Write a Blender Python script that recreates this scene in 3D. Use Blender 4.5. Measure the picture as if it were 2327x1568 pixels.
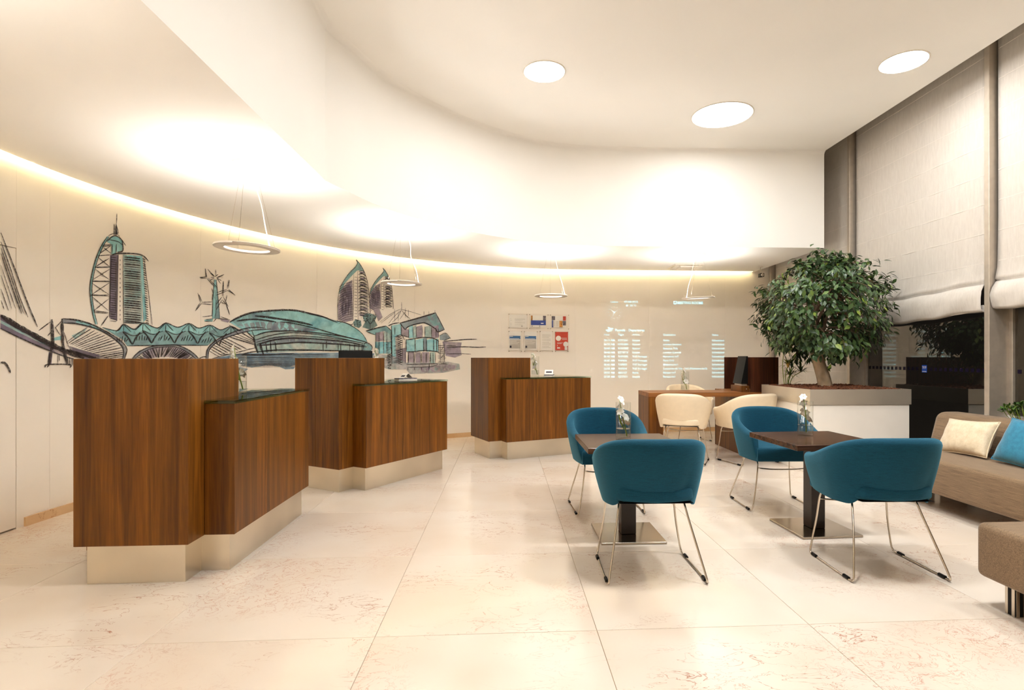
import bpy, bmesh, math, random
from mathutils import Vector, Matrix, Euler
from mathutils.geometry import tessellate_polygon

for _o in list(bpy.data.objects):
    bpy.data.objects.remove(_o, do_unlink=True)
SC = bpy.context.scene
COL = SC.collection
PI = math.pi
rnd = random.Random(11)

# ------------------------------------------------------------------ camera
cam_d = bpy.data.cameras.new('camera')
cam_d.sensor_width = 36.0
cam_d.lens = 1248.0 / 2327.0 * 36.0
cam_d.shift_x = -0.0250
cam_d.shift_y = 0.0116
cam_d.clip_start = 0.02
cam = bpy.data.objects.new('camera', cam_d)
COL.objects.link(cam)
cam.location = (0, 0, 1.15)
cam.rotation_euler = (PI / 2, 0, math.radians(-3.395))
SC.camera = cam

# ------------------------------------------------------------------ world (night outside) and exposure
wld = bpy.data.worlds.new('night')
SC.world = wld
wld.use_nodes = True
wld.node_tree.nodes['Background'].inputs[0].default_value = (0.006, 0.005, 0.004, 1)
wld.node_tree.nodes['Background'].inputs[1].default_value = 0.6
vs = SC.view_settings
vs.view_transform = 'Standard'
vs.look = 'None'
vs.gamma = 1.0
vs.use_curve_mapping = False
vs.exposure = 2.74
LAMP = (1.0, 1.0, 1.0)
DOWN_SMALL, DOWN_LARGE, RING, COVE, HALL = 12.0, 3.8, 12.0, 4.6, 27.5
SC.cycles.diffuse_bounces = 8
SC.cycles.glossy_bounces = 3
SC.cycles.transmission_bounces = 8
SC.cycles.max_bounces = 10
SC.cycles.transparent_max_bounces = 16
SC.cycles.adaptive_threshold = 0.05
SC.cycles.caustics_reflective = False
SC.cycles.use_light_tree = False

# ------------------------------------------------------------------ material helpers
def srgb(r, g, b):
    f = lambda v: (v / 255 / 12.92) if v / 255 <= 0.04045 else ((v / 255 + 0.055) / 1.055) ** 2.4
    return (f(r), f(g), f(b), 1.0)

class NT:
    def __init__(s, name):
        s.m = bpy.data.materials.new(name)
        s.m.use_nodes = True
        s.t = s.m.node_tree
        s.b = s.t.nodes['Principled BSDF']
        s.out = s.t.nodes['Material Output']
    def n(s, typ, **kw):
        nd = s.t.nodes.new(typ)
        for k, v in kw.items():
            setattr(nd, k, v)
        return nd
    def l(s, a, b):
        s.t.links.new(a, b)
    def coords(s, kind='Object', scale=(1, 1, 1), rot=(0, 0, 0), jitter=False):
        tc = s.n('ShaderNodeTexCoord')
        mp = s.n('ShaderNodeMapping')
        src = tc.outputs[kind]
        if jitter:
            oi = s.n('ShaderNodeObjectInfo')
            mul = s.n('ShaderNodeVectorMath', operation='SCALE')
            cmb = s.n('ShaderNodeCombineXYZ')
            for i in range(3):
                s.l(oi.outputs['Random'], cmb.inputs[i])
            s.l(cmb.outputs[0], mul.inputs[0])
            mul.inputs['Scale'].default_value = 37.0
            add = s.n('ShaderNodeVectorMath', operation='ADD')
            s.l(src, add.inputs[0]); s.l(mul.outputs[0], add.inputs[1])
            src = add.outputs[0]
        s.l(src, mp.inputs['Vector'])
        mp.inputs['Scale'].default_value = scale
        mp.inputs['Rotation'].default_value = rot
        return mp.outputs[0]
    def noise(s, vec, scale=5, detail=3, rough=0.5, dist=0.0):
        nd = s.n('ShaderNodeTexNoise')
        nd.inputs['Scale'].default_value = scale
        nd.inputs['Detail'].default_value = detail
        nd.inputs['Roughness'].default_value = rough
        nd.inputs['Distortion'].default_value = dist
        s.l(vec, nd.inputs['Vector'])
        return nd.outputs['Fac']
    def ramp(s, fac, stops):
        r = s.n('ShaderNodeValToRGB')
        e = r.color_ramp.elements
        while len(e) > 1:
            e.remove(e[-1])
        e[0].position = stops[0][0]; e[0].color = stops[0][1]
        for p, c in stops[1:]:
            x = e.new(p); x.color = c
        s.l(fac, r.inputs['Fac'])
        return r.outputs['Color']
    def mix(s, fac, a, b, mode='MIX'):
        m = s.n('ShaderNodeMix', data_type='RGBA', blend_type=mode)
        if hasattr(fac, 'links'): s.l(fac, m.inputs['Factor'])
        else: m.inputs['Factor'].default_value = fac
        for v, i in ((a, 6), (b, 7)):
            if hasattr(v, 'links'): s.l(v, m.inputs[i])
            else: m.inputs[i].default_value = v
        return m.outputs[2]
    def bump(s, h, strength=0.2, dist=0.002):
        b = s.n('ShaderNodeBump')
        b.inputs['Strength'].default_value = strength
        b.inputs['Distance'].default_value = dist
        s.l(h, b.inputs['Height'])
        s.l(b.outputs[0], s.b.inputs['Normal'])
    def set(s, **kw):
        for k, v in kw.items():
            s.b.inputs[k.replace('_', ' ')].default_value = v
        return s

W = (1, 1, 1, 1); K = (0, 0, 0, 1)

def m_plain(name, col, rough=0.5, metal=0.0, var=0.06, scale=9.0, bump=0.0, bscale=200.0, **kw):
    t = NT(name)
    v = t.coords()
    f = t.noise(v, scale, 1)
    a = tuple(max(0, c * (1 - var)) for c in col[:3]) + (1,)
    b = tuple(min(1, c * (1 + var)) for c in col[:3]) + (1,)
    t.l(t.ramp(f, [(0.3, a), (0.7, b)]), t.b.inputs['Base Color'])
    t.set(Roughness=rough, Metallic=metal)
    t.set(**kw)
    if bump:
        t.bump(t.noise(v, bscale, 2), bump, 0.001)
    return t.m

def m_wood(name, dark, mid, light, axis='Z', rough=0.42):
    t = NT(name)
    sc = {'Z': ((34, 34, 1.3), (5.5, 5.5, .35)), 'X': ((1.3, 34, 34), (.35, 5.5, 5.5)), 'Y': ((34, 1.3, 34), (5.5, .35, 5.5))}[axis]
    v1 = t.coords(scale=sc[0], jitter=True)
    v2 = t.coords(scale=sc[1], jitter=True)
    v3 = t.coords(scale=tuple(6 * x for x in sc[0]), jitter=True)
    f1 = t.noise(v1, 1.0, 3, 0.6, 0.6)
    f2 = t.noise(v2, 1.0, 2, 0.55, 1.2)
    f3 = t.noise(v3, 1.0, 2, 0.6)
    c1 = t.ramp(f1, [(0.30, dark), (0.52, mid), (0.75, light)])
    c2 = t.ramp(f2, [(0.34, (.66, .64, .62, 1)), (0.52, (.95, .95, .95, 1)), (0.72, (1.12, 1.08, 1.04, 1))])
    c = t.mix(1.0, c1, c2, 'MULTIPLY')
    c3 = t.ramp(f3, [(0.35, (.72, .7, .68, 1)), (0.6, W)])
    c = t.mix(0.6, c, c3, 'MULTIPLY')
    t.l(c, t.b.inputs['Base Color'])
    t.set(Roughness=rough)
    t.b.inputs['Specular IOR Level'].default_value = 0.35
    t.bump(f3, 0.05, 0.001)
    return t.m

def m_fabric(name, c0, c1, axis_scale, rough=0.85, sheen=0.25, jitter=True):
    t = NT(name)
    v = t.coords(scale=axis_scale, jitter=jitter)
    f = t.noise(v, 1.0, 4, 0.65)
    v2 = t.coords(scale=(260, 260, 260))
    f2 = t.noise(v2, 1.0, 2)
    t.l(t.mix(0.35, t.ramp(f, [(0.3, c0), (0.7, c1)]), t.ramp(f2, [(0.3, c0), (0.7, c1)])), t.b.inputs['Base Color'])
    t.set(Roughness=rough)
    t.b.inputs['Sheen Weight'].default_value = sheen
    t.b.inputs['Specular IOR Level'].default_value = 0.2
    t.bump(f2, 0.35, 0.0012)
    return t.m

def m_marble(name, base, alt, vein, vein2, amount=1.0, rough=0.15):
    t = NT(name)
    v = t.coords(jitter=True)
    # clouds
    cl = t.noise(v, 1.7, 2, 0.6, 0.0)
    col = t.ramp(cl, [(0.32, alt), (0.62, base)])
    # directional fine veins
    vd = t.coords(scale=(1.0, 2.3, 1), rot=(0, 0, 0.65), jitter=True)
    def veins(scale, width, dist, seedvec):
        f = t.noise(seedvec, scale, 4, 0.62, dist)
        s = t.n('ShaderNodeMath', operation='SUBTRACT'); s.inputs[1].default_value = 0.5
        t.l(f, s.inputs[0])
        a = t.n('ShaderNodeMath', operation='ABSOLUTE'); t.l(s.outputs[0], a.inputs[0])
        return t.ramp(a.outputs[0], [(0.0, W), (width, (.25, .25, .25, 1)), (width * 2.2, K)])
    m1 = t.ramp(t.noise(v, 2.3, 1), [(0.49, K), (0.66, W)])
    k1 = t.mix(1.0, veins(4.6, 0.0058, 0.9, vd), m1, 'MULTIPLY')
    k1 = t.mix(1.0, K, k1)
    col = t.mix(k1, col, vein)
    m2 = t.ramp(t.noise(v, 1.1, 1), [(0.55, K), (0.68, W)])
    k2 = t.mix(1.0, veins(11.0, 0.011, 1.4, v), m2, 'MULTIPLY')
    k2 = t.mix(0.75, K, k2)
    col = t.mix(k2, col, vein2)
    t.l(col, t.b.inputs['Base Color'])
    t.set(Roughness=rough)
    t.b.inputs['Specular IOR Level'].default_value = 0.5
    return t.m

def m_emit(name, col, strength):
    t = NT(name)
    v = t.coords()
    f = t.noise(v, 3.0, 1)
    c2 = tuple(c * 0.97 for c in col[:3]) + (1,)
    t.l(t.ramp(f, [(0.3, c2), (0.7, tuple(col[:3]) + (1,))]), t.b.inputs['Emission Color'])
    t.set(Roughness=0.6, Base_Color=(.8, .8, .8, 1))
    t.b.inputs['Emission Strength'].default_value = strength
    return t.m

def m_glass(name, tint=(1, 1, 1, 1), ior=1.45, rough=0.0):
    t = NT(name)
    v = t.coords()
    f = t.noise(v, 2.0, 1)
    t.l(t.ramp(f, [(0.2, tuple(.985 * c for c in tint[:3]) + (1,)), (0.8, tint)]), t.b.inputs['Base Color'])
    t.set(Roughness=rough, IOR=ior)
    t.b.inputs['Transmission Weight'].default_value = 1.0
    return t.m

def m_pane(name, ior, tint):
    """thin architectural pane: fresnel mix of a mirror and tinted see-through"""
    t = NT(name)
    fr = t.n('ShaderNodeFresnel'); fr.inputs['IOR'].default_value = ior
    tr = t.n('ShaderNodeBsdfTransparent')
    gl = t.n('ShaderNodeBsdfGlossy'); gl.inputs['Roughness'].default_value = 0.0
    v = t.coords()
    t.l(t.ramp(t.noise(v, 1.5, 1), [(0.2, tuple(.97 * c for c in tint[:3]) + (1,)), (0.8, tint)]), tr.inputs['Color'])
    gl.inputs['Color'].default_value = (.92, .88, .80, 1)
    mx = t.n('ShaderNodeMixShader')
    ge = t.n('ShaderNodeNewGeometry'); iv = t.n('ShaderNodeMath', operation='SUBTRACT'); iv.inputs[0].default_value = 1.0
    t.l(ge.outputs['Backfacing'], iv.inputs[1])
    mu = t.n('ShaderNodeMath', operation='MULTIPLY'); t.l(fr.outputs[0], mu.inputs[0]); t.l(iv.outputs[0], mu.inputs[1])
    t.l(mu.outputs[0], mx.inputs[0]); t.l(tr.outputs[0], mx.inputs[1]); t.l(gl.outputs[0], mx.inputs[2])
    t.l(mx.outputs[0], t.out.inputs['Surface'])
    return t.m

def m_print(name, stops, alpha, ascale=7.0, vscale=3.0):
    """pigment washed on a wall: colour varied by noise, breaking up into the wall paint"""
    t = NT(name)
    v = t.coords()
    f = t.noise(v, vscale, 4, 0.6, 0.8)
    t.l(t.ramp(f, [(0.30 + .4 * i / max(1, len(stops) - 1), c) for i, c in enumerate(stops)]), t.b.inputs['Base Color'])
    t.set(Roughness=0.7)
    a = t.ramp(t.noise(v, ascale, 4, 0.6), [(0.30, (alpha[0],) * 3 + (1,)), (0.62, (alpha[1],) * 3 + (1,))])
    t.l(a, t.b.inputs['Alpha'])
    return t.m

M = {}
M['wall'] = m_plain('wall_paint', srgb(240, 231, 217), 0.55, var=0.012, scale=2.0)
M['ceil'] = m_plain('ceiling_paint', srgb(246, 243, 237), 0.8, var=0.01, scale=2.0)
M['tile'] = m_marble('cream_marble', srgb(228, 217, 203), srgb(222, 207, 189), srgb(172, 116, 88), srgb(192, 134, 110))
M['grout'] = m_plain('grout', srgb(186, 164, 138), 0.8)
M['skirt'] = m_marble('marble_skirting', srgb(222, 186, 142), srgb(206, 165, 118), srgb(160, 96, 48), srgb(190, 130, 90), rough=0.2)
M['wood'] = m_wood('walnut_veneer', srgb(92, 52, 7), srgb(120, 71, 13), srgb(144, 90, 22))
M['woodx'] = m_wood('walnut_top', srgb(118, 72, 32), srgb(152, 98, 50), srgb(178, 122, 70), 'X')
M['wooddark'] = m_wood('dark_walnut', srgb(54, 26, 12), srgb(76, 38, 18), srgb(94, 50, 26))
M['wenge'] = m_wood('wenge_table', srgb(52, 32, 20), srgb(80, 52, 34), srgb(102, 70, 48), 'X', rough=0.25)
M['wenge_post'] = m_plain('wenge_post', srgb(40, 28, 20), 0.3)
M['steel'] = m_plain('brushed_steel', srgb(228, 218, 200), 0.30, 1.0, 0.10, 3.0)
M['rim'] = m_plain('rim_steel', srgb(240, 233, 220), 0.5, 1.0, 0.06, 3.0)
M['chrome'] = m_plain('polished_steel', srgb(215, 205, 190), 0.12, 1.0, 0.03)
M['plate'] = m_plain('base_plate_steel', srgb(178, 166, 150), 0.18, 1.0, 0.05)
M['alu'] = m_plain('aluminium_profile', srgb(200, 188, 172), 0.42, 0.55, 0.05, 20)
M['blackpl'] = m_plain('black_plastic', srgb(18, 17, 17), 0.4)
M['blackpl'].node_tree.nodes['Principled BSDF'].inputs['Specular IOR Level'].default_value = 0.18
M['screen'] = m_plain('black_screen', srgb(8, 8, 10), 0.12)
M['teal'] = m_fabric('teal_wool', srgb(7, 50, 68), srgb(16, 78, 102), (24, 24, 420), sheen=0.35)
M['teal'].node_tree.nodes['Principled BSDF'].inputs['Sheen Tint'].default_value = (.25, .75, 1, 1)
M['cream_leather'] = m_plain('cream_leather', srgb(238, 220, 190), 0.45, var=0.02, scale=20, bump=0.08, bscale=160)
M['taupe'] = m_fabric('taupe_weave', srgb(90, 70, 48), srgb(158, 131, 100), (260, 7, 260), jitter=False)
M['taupe_x'] = m_fabric('taupe_weave_cross', srgb(90, 70, 48), srgb(158, 131, 100), (7, 260, 260), jitter=False)
M['cushion_c'] = m_fabric('cream_crushed_velvet', srgb(206, 186, 150), srgb(240, 226, 200), (26, 26, 26), rough=0.6, sheen=0.4)
M['cushion_t'] = m_fabric('teal_crushed_velvet', srgb(22, 104, 134), srgb(44, 140, 172), (34, 34, 34), rough=0.6, sheen=0.4)
M['white'] = m_plain('white_lacquer', srgb(248, 243, 234), 0.4, var=0.01)
M['lampwhite'] = m_plain('lamp_white', srgb(238, 230, 218), 0.45, var=0.01)
M['blind'] = m_fabric('blind_linen', srgb(200, 192, 182), srgb(217, 210, 200), (60, 60, 9), rough=0.9, sheen=0.1)
M['seam'] = m_plain('blind_seam', srgb(222, 214, 204), 0.9, var=0.02)
M['glass'] = m_pane('clear_glass', 1.5, (.985, .99, .985, 1))
M['glassedge'] = m_pane('counter_glass', 1.6, (.80, .90, .86, 1))
M['water'] = m_pane('water', 1.33, (.93, .95, .94, 1))
M['pane'] = m_pane('night_pane', 2.3, (.55, .55, .55, 1))
M['petal'] = m_plain('white_petal', srgb(250, 246, 236), 0.6, var=0.03)
M['petal'].node_tree.nodes['Principled BSDF'].inputs['Subsurface Weight'].default_value = 0.15
M['stem'] = m_plain('green_stem', srgb(128, 150, 40), 0.5)
M['bark'] = m_plain('ficus_bark', srgb(196, 174, 144), 0.85, var=0.2, scale=14, bump=0.4, bscale=60)
M['twig'] = m_plain('ficus_twig', srgb(104, 82, 60), 0.85, var=0.2)
M['mulch'] = m_plain('bark_mulch', srgb(112, 66, 40), 0.9, var=0.5, scale=60)
M['soil'] = m_plain('soil', srgb(52, 32, 20), 0.95, var=0.3)
def m_leaf(name, stops, rough):
    t = NT(name)
    g = t.n('ShaderNodeNewGeometry'); oi = t.n('ShaderNodeObjectInfo')
    a = t.n('ShaderNodeMath', operation='ADD'); fr = t.n('ShaderNodeMath', operation='FRACT')
    t.l(g.outputs['Random Per Island'], a.inputs[0]); t.l(oi.outputs['Random'], a.inputs[1]); t.l(a.outputs[0], fr.inputs[0])
    t.l(t.ramp(fr.outputs[0], stops), t.b.inputs['Base Color'])
    t.set(Roughness=rough)
    t.b.inputs['Subsurface Weight'].default_value = 0.05
    return t.m
M['leaf'] = m_leaf('ficus_leaf', [(0.0, srgb(40, 62, 34)), (0.5, srgb(62, 88, 48)), (0.9, srgb(86, 112, 58)), (1.0, srgb(134, 154, 60))], 0.36)
M['leaf2'] = m_leaf('shrub_leaf', [(0.0, srgb(40, 72, 26)), (0.6, srgb(72, 110, 40)), (1.0, srgb(118, 146, 62))], 0.45)
M['blade'] = m_leaf('papyrus_blade', [(0.0, srgb(52, 78, 34)), (0.7, srgb(88, 108, 46)), (1.0, srgb(168, 158, 60))], 0.5)
M['papcore'] = m_plain('papyrus_core', srgb(206, 164, 70), 0.6)
M['acrylic'] = m_pane('acrylic_sheet', 1.35, (1.0, .995, .985, 1))
M['paper'] = m_plain('white_paper', srgb(244, 240, 232), 0.7, var=0.01)
M['p_blue'] = m_plain('print_blue', srgb(62, 84, 170), 0.6)
M['p_band'] = m_plain('print_band', srgb(66, 118, 176), 0.6)
M['p_grey'] = m_plain('print_grey', srgb(196, 190, 180), 0.6)
M['p_ink'] = m_plain('print_ink', srgb(60, 58, 70), 0.6)
M['p_red'] = m_plain('print_red', srgb(206, 72, 52), 0.6)
M['p_orange'] = m_plain('print_photo_warm', srgb(206, 140, 62), 0.6, var=0.45, scale=60)
M['p_photo'] = m_plain('print_photo_mixed', srgb(112, 104, 110), 0.6, var=0.7, scale=90)
M['sticker'] = m_plain('sticker_blue', srgb(16, 80, 190), 0.4)
M['dot'] = m_print('sticker_dot', [srgb(40, 30, 60), srgb(46, 36, 66)], (.38, .5))
M['dot'].node_tree.nodes['Principled BSDF'].inputs['Specular IOR Level'].default_value = 0.0
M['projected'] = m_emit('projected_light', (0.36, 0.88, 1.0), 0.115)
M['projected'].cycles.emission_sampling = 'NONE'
M['charcoal'] = m_print('charcoal_line', [srgb(34, 26, 24), srgb(58, 44, 42)], (0.55, 1.0), 70.0, 20.0)
WASH = {
    'teal': ([srgb(112, 188, 196), srgb(152, 212, 212), srgb(88, 164, 178)], (.70, 1.0)),
    'aqua': ([srgb(92, 182, 200), srgb(164, 218, 220), srgb(74, 158, 182)], (.70, 1.0)),
    'tealgrey': ([srgb(86, 134, 142), srgb(126, 174, 176), srgb(92, 118, 132)], (.70, 1.0)),
    'ice': ([srgb(196, 216, 206), srgb(150, 194, 194), srgb(208, 210, 200)], (.35, .85)),
    'slate': ([srgb(112, 130, 142), srgb(140, 158, 164), srgb(100, 104, 122)], (.65, 1.0)),
    'grey': ([srgb(150, 150, 154), srgb(120, 128, 138), srgb(176, 170, 166)], (.55, 1.0)),
    'purple': ([srgb(122, 106, 134), srgb(100, 86, 112), srgb(150, 134, 156)], (.40, .95)),
    'lilac': ([srgb(176, 162, 172), srgb(150, 136, 156), srgb(196, 184, 186)], (.35, .9)),
    'ink': ([srgb(54, 44, 56), srgb(74, 60, 76)], (.75, 1.0)),
    'green': ([srgb(96, 146, 146), srgb(78, 118, 118), srgb(140, 176, 170)], (.65, 1.0)),
    'blue': ([srgb(140, 170, 184), srgb(112, 146, 170), srgb(176, 192, 192)], (.45, 1.0)),
    'wash': ([srgb(160, 190, 190), srgb(186, 182, 184), srgb(140, 176, 180)], (.25, .85)),
}
for k_, (st_, al_) in WASH.items():
    M['w_' + k_] = m_print('wash_' + k_, [tuple(.93 * a + .07 * b for a, b in zip(c, srgb(240, 231, 217))) for c in st_], al_)

# ------------------------------------------------------------------ object helpers
def put(name, me, mat, parent=None, smooth=False, loc=None, rot=None):
    o = bpy.data.objects.new(name, me)
    COL.objects.link(o)
    if mat is not None:
        me.materials.clear()
        me.materials.append(M[mat] if isinstance(mat, str) else mat)
    if smooth:
        for p in me.polygons:
            p.use_smooth = True
    if parent is not None:
        o.parent = parent
    if loc is not None:
        o.location = loc
    if rot is not None:
        o.rotation_euler = rot
    return o

def tag(o, label, cat, group=None, kind=None):
    o['label'] = label
    o['category'] = cat
    if group: o['group'] = group
    if kind: o['kind'] = kind
    return o

def thing(name, label, cat, loc=(0, 0, 0), rz=0.0, group=None):
    o = bpy.data.objects.new(name, None)
    COL.objects.link(o)
    o.location = loc
    o.rotation_euler = (0, 0, rz)
    o.empty_display_size = 0.1
    return tag(o, label, cat, group)

def struct(o, label=None):
    o['kind'] = 'structure'
    if label: o['label'] = label
    return o

def dup(root, loc, rz, label, group=None):
    r = root.copy(); COL.objects.link(r)
    r.location = loc; r.rotation_euler = (0, 0, rz); r['label'] = label
    if group: r['group'] = group
    for ch in list(root.children):
        c = ch.copy(); COL.objects.link(c); c.parent = r
        for g in ch.children:
            d = g.copy(); COL.objects.link(d); d.parent = c
    return r

class MB:
    """collects shapes into one mesh"""
    def __init__(s): s.v = []; s.f = []
    def add(s, v, f):
        n = len(s.v); s.v += [tuple(p) for p in v]; s.f += [tuple(i + n for i in q) for q in f]; return s
    def box(s, x0, x1, y0, y1, z0, z1, bev=0.0, seg=2):
        if bev <= 0:
            v = [(x, y, z) for x in (x0, x1) for y in (y0, y1) for z in (z0, z1)]
            return s.add(v, [(0, 1, 3, 2), (4, 6, 7, 5), (0, 4, 5, 1), (2, 3, 7, 6), (0, 2, 6, 4), (1, 5, 7, 3)])
        bm = bmesh.new()
        bmesh.ops.create_cube(bm, size=1)
        for w in bm.verts:
            w.co = ((x0 + x1) / 2 + w.co.x * (x1 - x0), (y0 + y1) / 2 + w.co.y * (y1 - y0), (z0 + z1) / 2 + w.co.z * (z1 - z0))
        bmesh.ops.bevel(bm, geom=bm.edges[:], offset=bev, segments=seg, profile=0.5, affect='EDGES', clamp_overlap=True)
        bm.verts.index_update()
        s.add([w.co[:] for w in bm.verts], [[w.index for w in q.verts] for q in bm.faces])
        bm.free()
        return s
    def prism(s, poly, z0, z1):
        n = len(poly)
        v = [(x, y, z0) for x, y in poly] + [(x, y, z1) for x, y in poly]
        f = [(i, (i + 1) % n, (i + 1) % n + n, i + n) for i in range(n)]
        tri = tessellate_polygon([[Vector((x, y, 0)) for x, y in poly]])
        f += [tuple(t) for t in tri] + [tuple(i + n for i in t) for t in tri]
        return s.add(v, f)
    def tube(s, pts, r, seg=8, closed=False, cap=True):
        P = [Vector(p) for p in pts]; n = len(P)
        rr = r if isinstance(r, (list, tuple)) else [r] * n
        up = None; rings = []
        for i in range(n):
            a = P[(i - 1) % n] if (closed or i > 0) else P[i]
            b = P[(i + 1) % n] if (closed or i < n - 1) else P[i]
            t = (b - a).normalized()
            if up is None:
                up = Vector((0, 0, 1)) if abs(t.z) < 0.9 else Vector((1, 0, 0))
            u = (up - t * up.dot(t)).normalized(); w = t.cross(u); up = u
            rings.append([P[i] + (u * math.cos(2 * PI * k / seg) + w * math.sin(2 * PI * k / seg)) * rr[i] for k in range(seg)])
        v = [p for R_ in rings for p in R_]; f = []
        m = n if closed else n - 1
        for i in range(m):
            j = (i + 1) % n
            for k in range(seg):
                q = (k + 1) % seg
                f.append((i * seg + k, i * seg + q, j * seg + q, j * seg + k))
        if cap and not closed:
            f.append(tuple(range(seg))[::-1]); f.append(tuple((n - 1) * seg + k for k in range(seg)))
        return s.add(v, f)
    def lathe(s, prof, seg=32, center=(0, 0, 0)):
        n = len(prof); v = []; f = []
        for k in range(seg):
            a = 2 * PI * k / seg
            v += [(center[0] + r * math.cos(a), center[1] + r * math.sin(a), center[2] + z) for r, z in prof]
        for k in range(seg):
            q = (k + 1) % seg
            for i in range(n - 1):
                if prof[i][0] < 1e-6 and prof[i + 1][0] < 1e-6: continue
                f.append((k * n + i, q * n + i, q * n + i + 1, k * n + i + 1))
        return s.add(v, f)
    def xf(s, mat):
        s.v = [tuple(mat @ Vector(p)) for p in s.v]; return s
    def mesh(s, name='m'):
        me = bpy.data.meshes.new(name)
        me.from_pydata(s.v, [], s.f)
        bm = bmesh.new(); bm.from_mesh(me)
        bmesh.ops.remove_doubles(bm, verts=bm.verts[:], dist=1e-6)
        bmesh.ops.recalc_face_normals(bm, faces=bm.faces[:])
        bm.to_mesh(me); bm.free(); me.update()
        return me
    def build(s, name, mat, parent=None, smooth=False, **kw):
        return put(name, s.mesh(name), mat, parent, smooth, **kw)

def curve(P, n):
    """Catmull-Rom through P, n samples per span"""
    P = [Vector(p) for p in P]; out = []
    for i in range(len(P) - 1):
        a = P[i - 1] if i > 0 else P[i] * 2 - P[i + 1]
        b, c = P[i], P[i + 1]
        d = P[i + 2] if i + 2 < len(P) else c * 2 - b
        for k in range(n):
            t = k / n
            out.append(0.5 * ((2 * b) + (c - a) * t + (2 * a - 5 * b + 4 * c - d) * t * t + (3 * b - a - 3 * c + d) * t ** 3))
    out.append(P[-1])
    return out

def smooth01(t):
    t = max(0.0, min(1.0, t)); return t * t * (3 - 2 * t)

def autosmooth(o, ang=0.6):
    me = o.data
    for p in me.polygons: p.use_smooth = True
    bm = bmesh.new(); bm.from_mesh(me)
    for e in bm.edges:
        if len(e.link_faces) == 2 and e.calc_face_angle(0) > ang: e.smooth = False
    bm.to_mesh(me); bm.free()
    return o

# ------------------------------------------------------------------ the room's plan
WCX, WCY, WRX, WRY, WR = 1.29, 3.765, 4.55, 4.58, 4.565
WL = WR * PI / 2
def wall_pt(s, off=0.0):
    """point on the curved wall at run s (metres), pushed 'off' into the room"""
    if s < 0: return (WCX - WRX + off, WCY + s)
    if s < WL:
        t = s / WR
        return (WCX - (WRX - off) * math.cos(t), WCY + (WRY - off) * math.sin(t))
    return (WCX + s - WL, WCY + WRY - off)
CEIL, LOW = 3.64, 2.47
EDGE_X = 3.86
REAR_Y = -4.2
GLASS_X = 4.31
S_END = WL + (4.40 - WCX)

# floor: grout bed + marble tiles
fl = MB().box(-3.6, 4.6, REAR_Y - .1, 8.6, -0.08, -0.004).build('floor', 'grout')
struct(fl, 'cream marble tiled floor')
TS, TX0, TY0 = 0.919, -1.4525, 2.290
tm = MB().box(0.0011, TS - 0.0011, 0.0011, TS - 0.0011, -0.02, 0.0, 0.0008, 1).mesh('marble_tile')
for i in range(-3, 7):
    for j in range(-8, 7):
        x, y = TX0 + i * TS, TY0 + j * TS
        if x > 4.4 or x + TS < -3.35 or y > 8.4 or y + TS < REAR_Y: continue
        # outside the curved corner
        if x + TS < WCX and y > WCY and ((x + TS - WCX) / WRX) ** 2 + ((y - WCY) / WRY) ** 2 > 1.0: continue
        put('tile', tm, 'tile', fl, loc=(x, y, 0))

# curved wall in panels
def wall_strip(s0, s1, z0, z1, off, thick, step=0.12):
    n = max(1, int((s1 - s0) / step)); b = MB(); v = []; f = []
    for i in range(n + 1):
        s = s0 + (s1 - s0) * i / n
        a = wall_pt(s, off); c = wall_pt(s, off - thick)
        v += [(a[0], a[1], z0), (a[0], a[1], z1), (c[0], c[1], z1), (c[0], c[1], z0)]
    for i in range(n):
        k = i * 4
        for q in range(4):
            r = (q + 1) % 4
            f.append((k + q, k + r, k + 4 + r, k + 4 + q))
    f += [(0, 1, 2, 3), tuple(n * 4 + q for q in (3, 2, 1, 0))]
    return b.add(v, f)
wb = struct(autosmooth(wall_strip(0.103, S_END, 0, 2.95, -0.012, 0.10).build('wall_back', 'wall')), 'curved cream panelled wall behind the counters')
seams = [0.103, 0.356, 1.75, 3.131, 4.488, 5.806, 6.949, 8.096, 9.30, S_END]
for a, b in zip(seams, seams[1:]):
    autosmooth(wall_strip(a + .0006, b - .0006, 0.0, 2.9, 0.0, 0.012).build('wall_panel', 'wall', wb))
wl = struct(wall_strip(REAR_Y - WCY, -0.90, 0, 2.95, 0.0, 0.11).build('wall_left', 'wall'), 'plain cream wall on the left')
wall_strip(-0.90, 0.103, 1.878, 2.95, 0.0, 0.11).build('wall_panel', 'wall', wl)
dr = struct(wall_strip(-0.895, 0.099, 0.012, 1.873, 0.0, 0.05).build('door_1', 'wall'), 'flush hidden door in the cream wall')
db = wall_strip(-0.90, 0.103, 0.0, 1.878, -0.051, 0.05).build('door_frame', 'skirt', dr)
sk = struct(wall_strip(0.158, S_END - .1, 0, 0.062, 0.014, 0.0135).build('baseboard_back', 'skirt'), 'beige marble skirting along the curved wall')
struct(MB().box(-3.4, 4.6, REAR_Y - .1, REAR_Y, -0.01, 4.1).build('wall_rear', 'wall'), 'plain wall behind the viewer')

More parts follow.
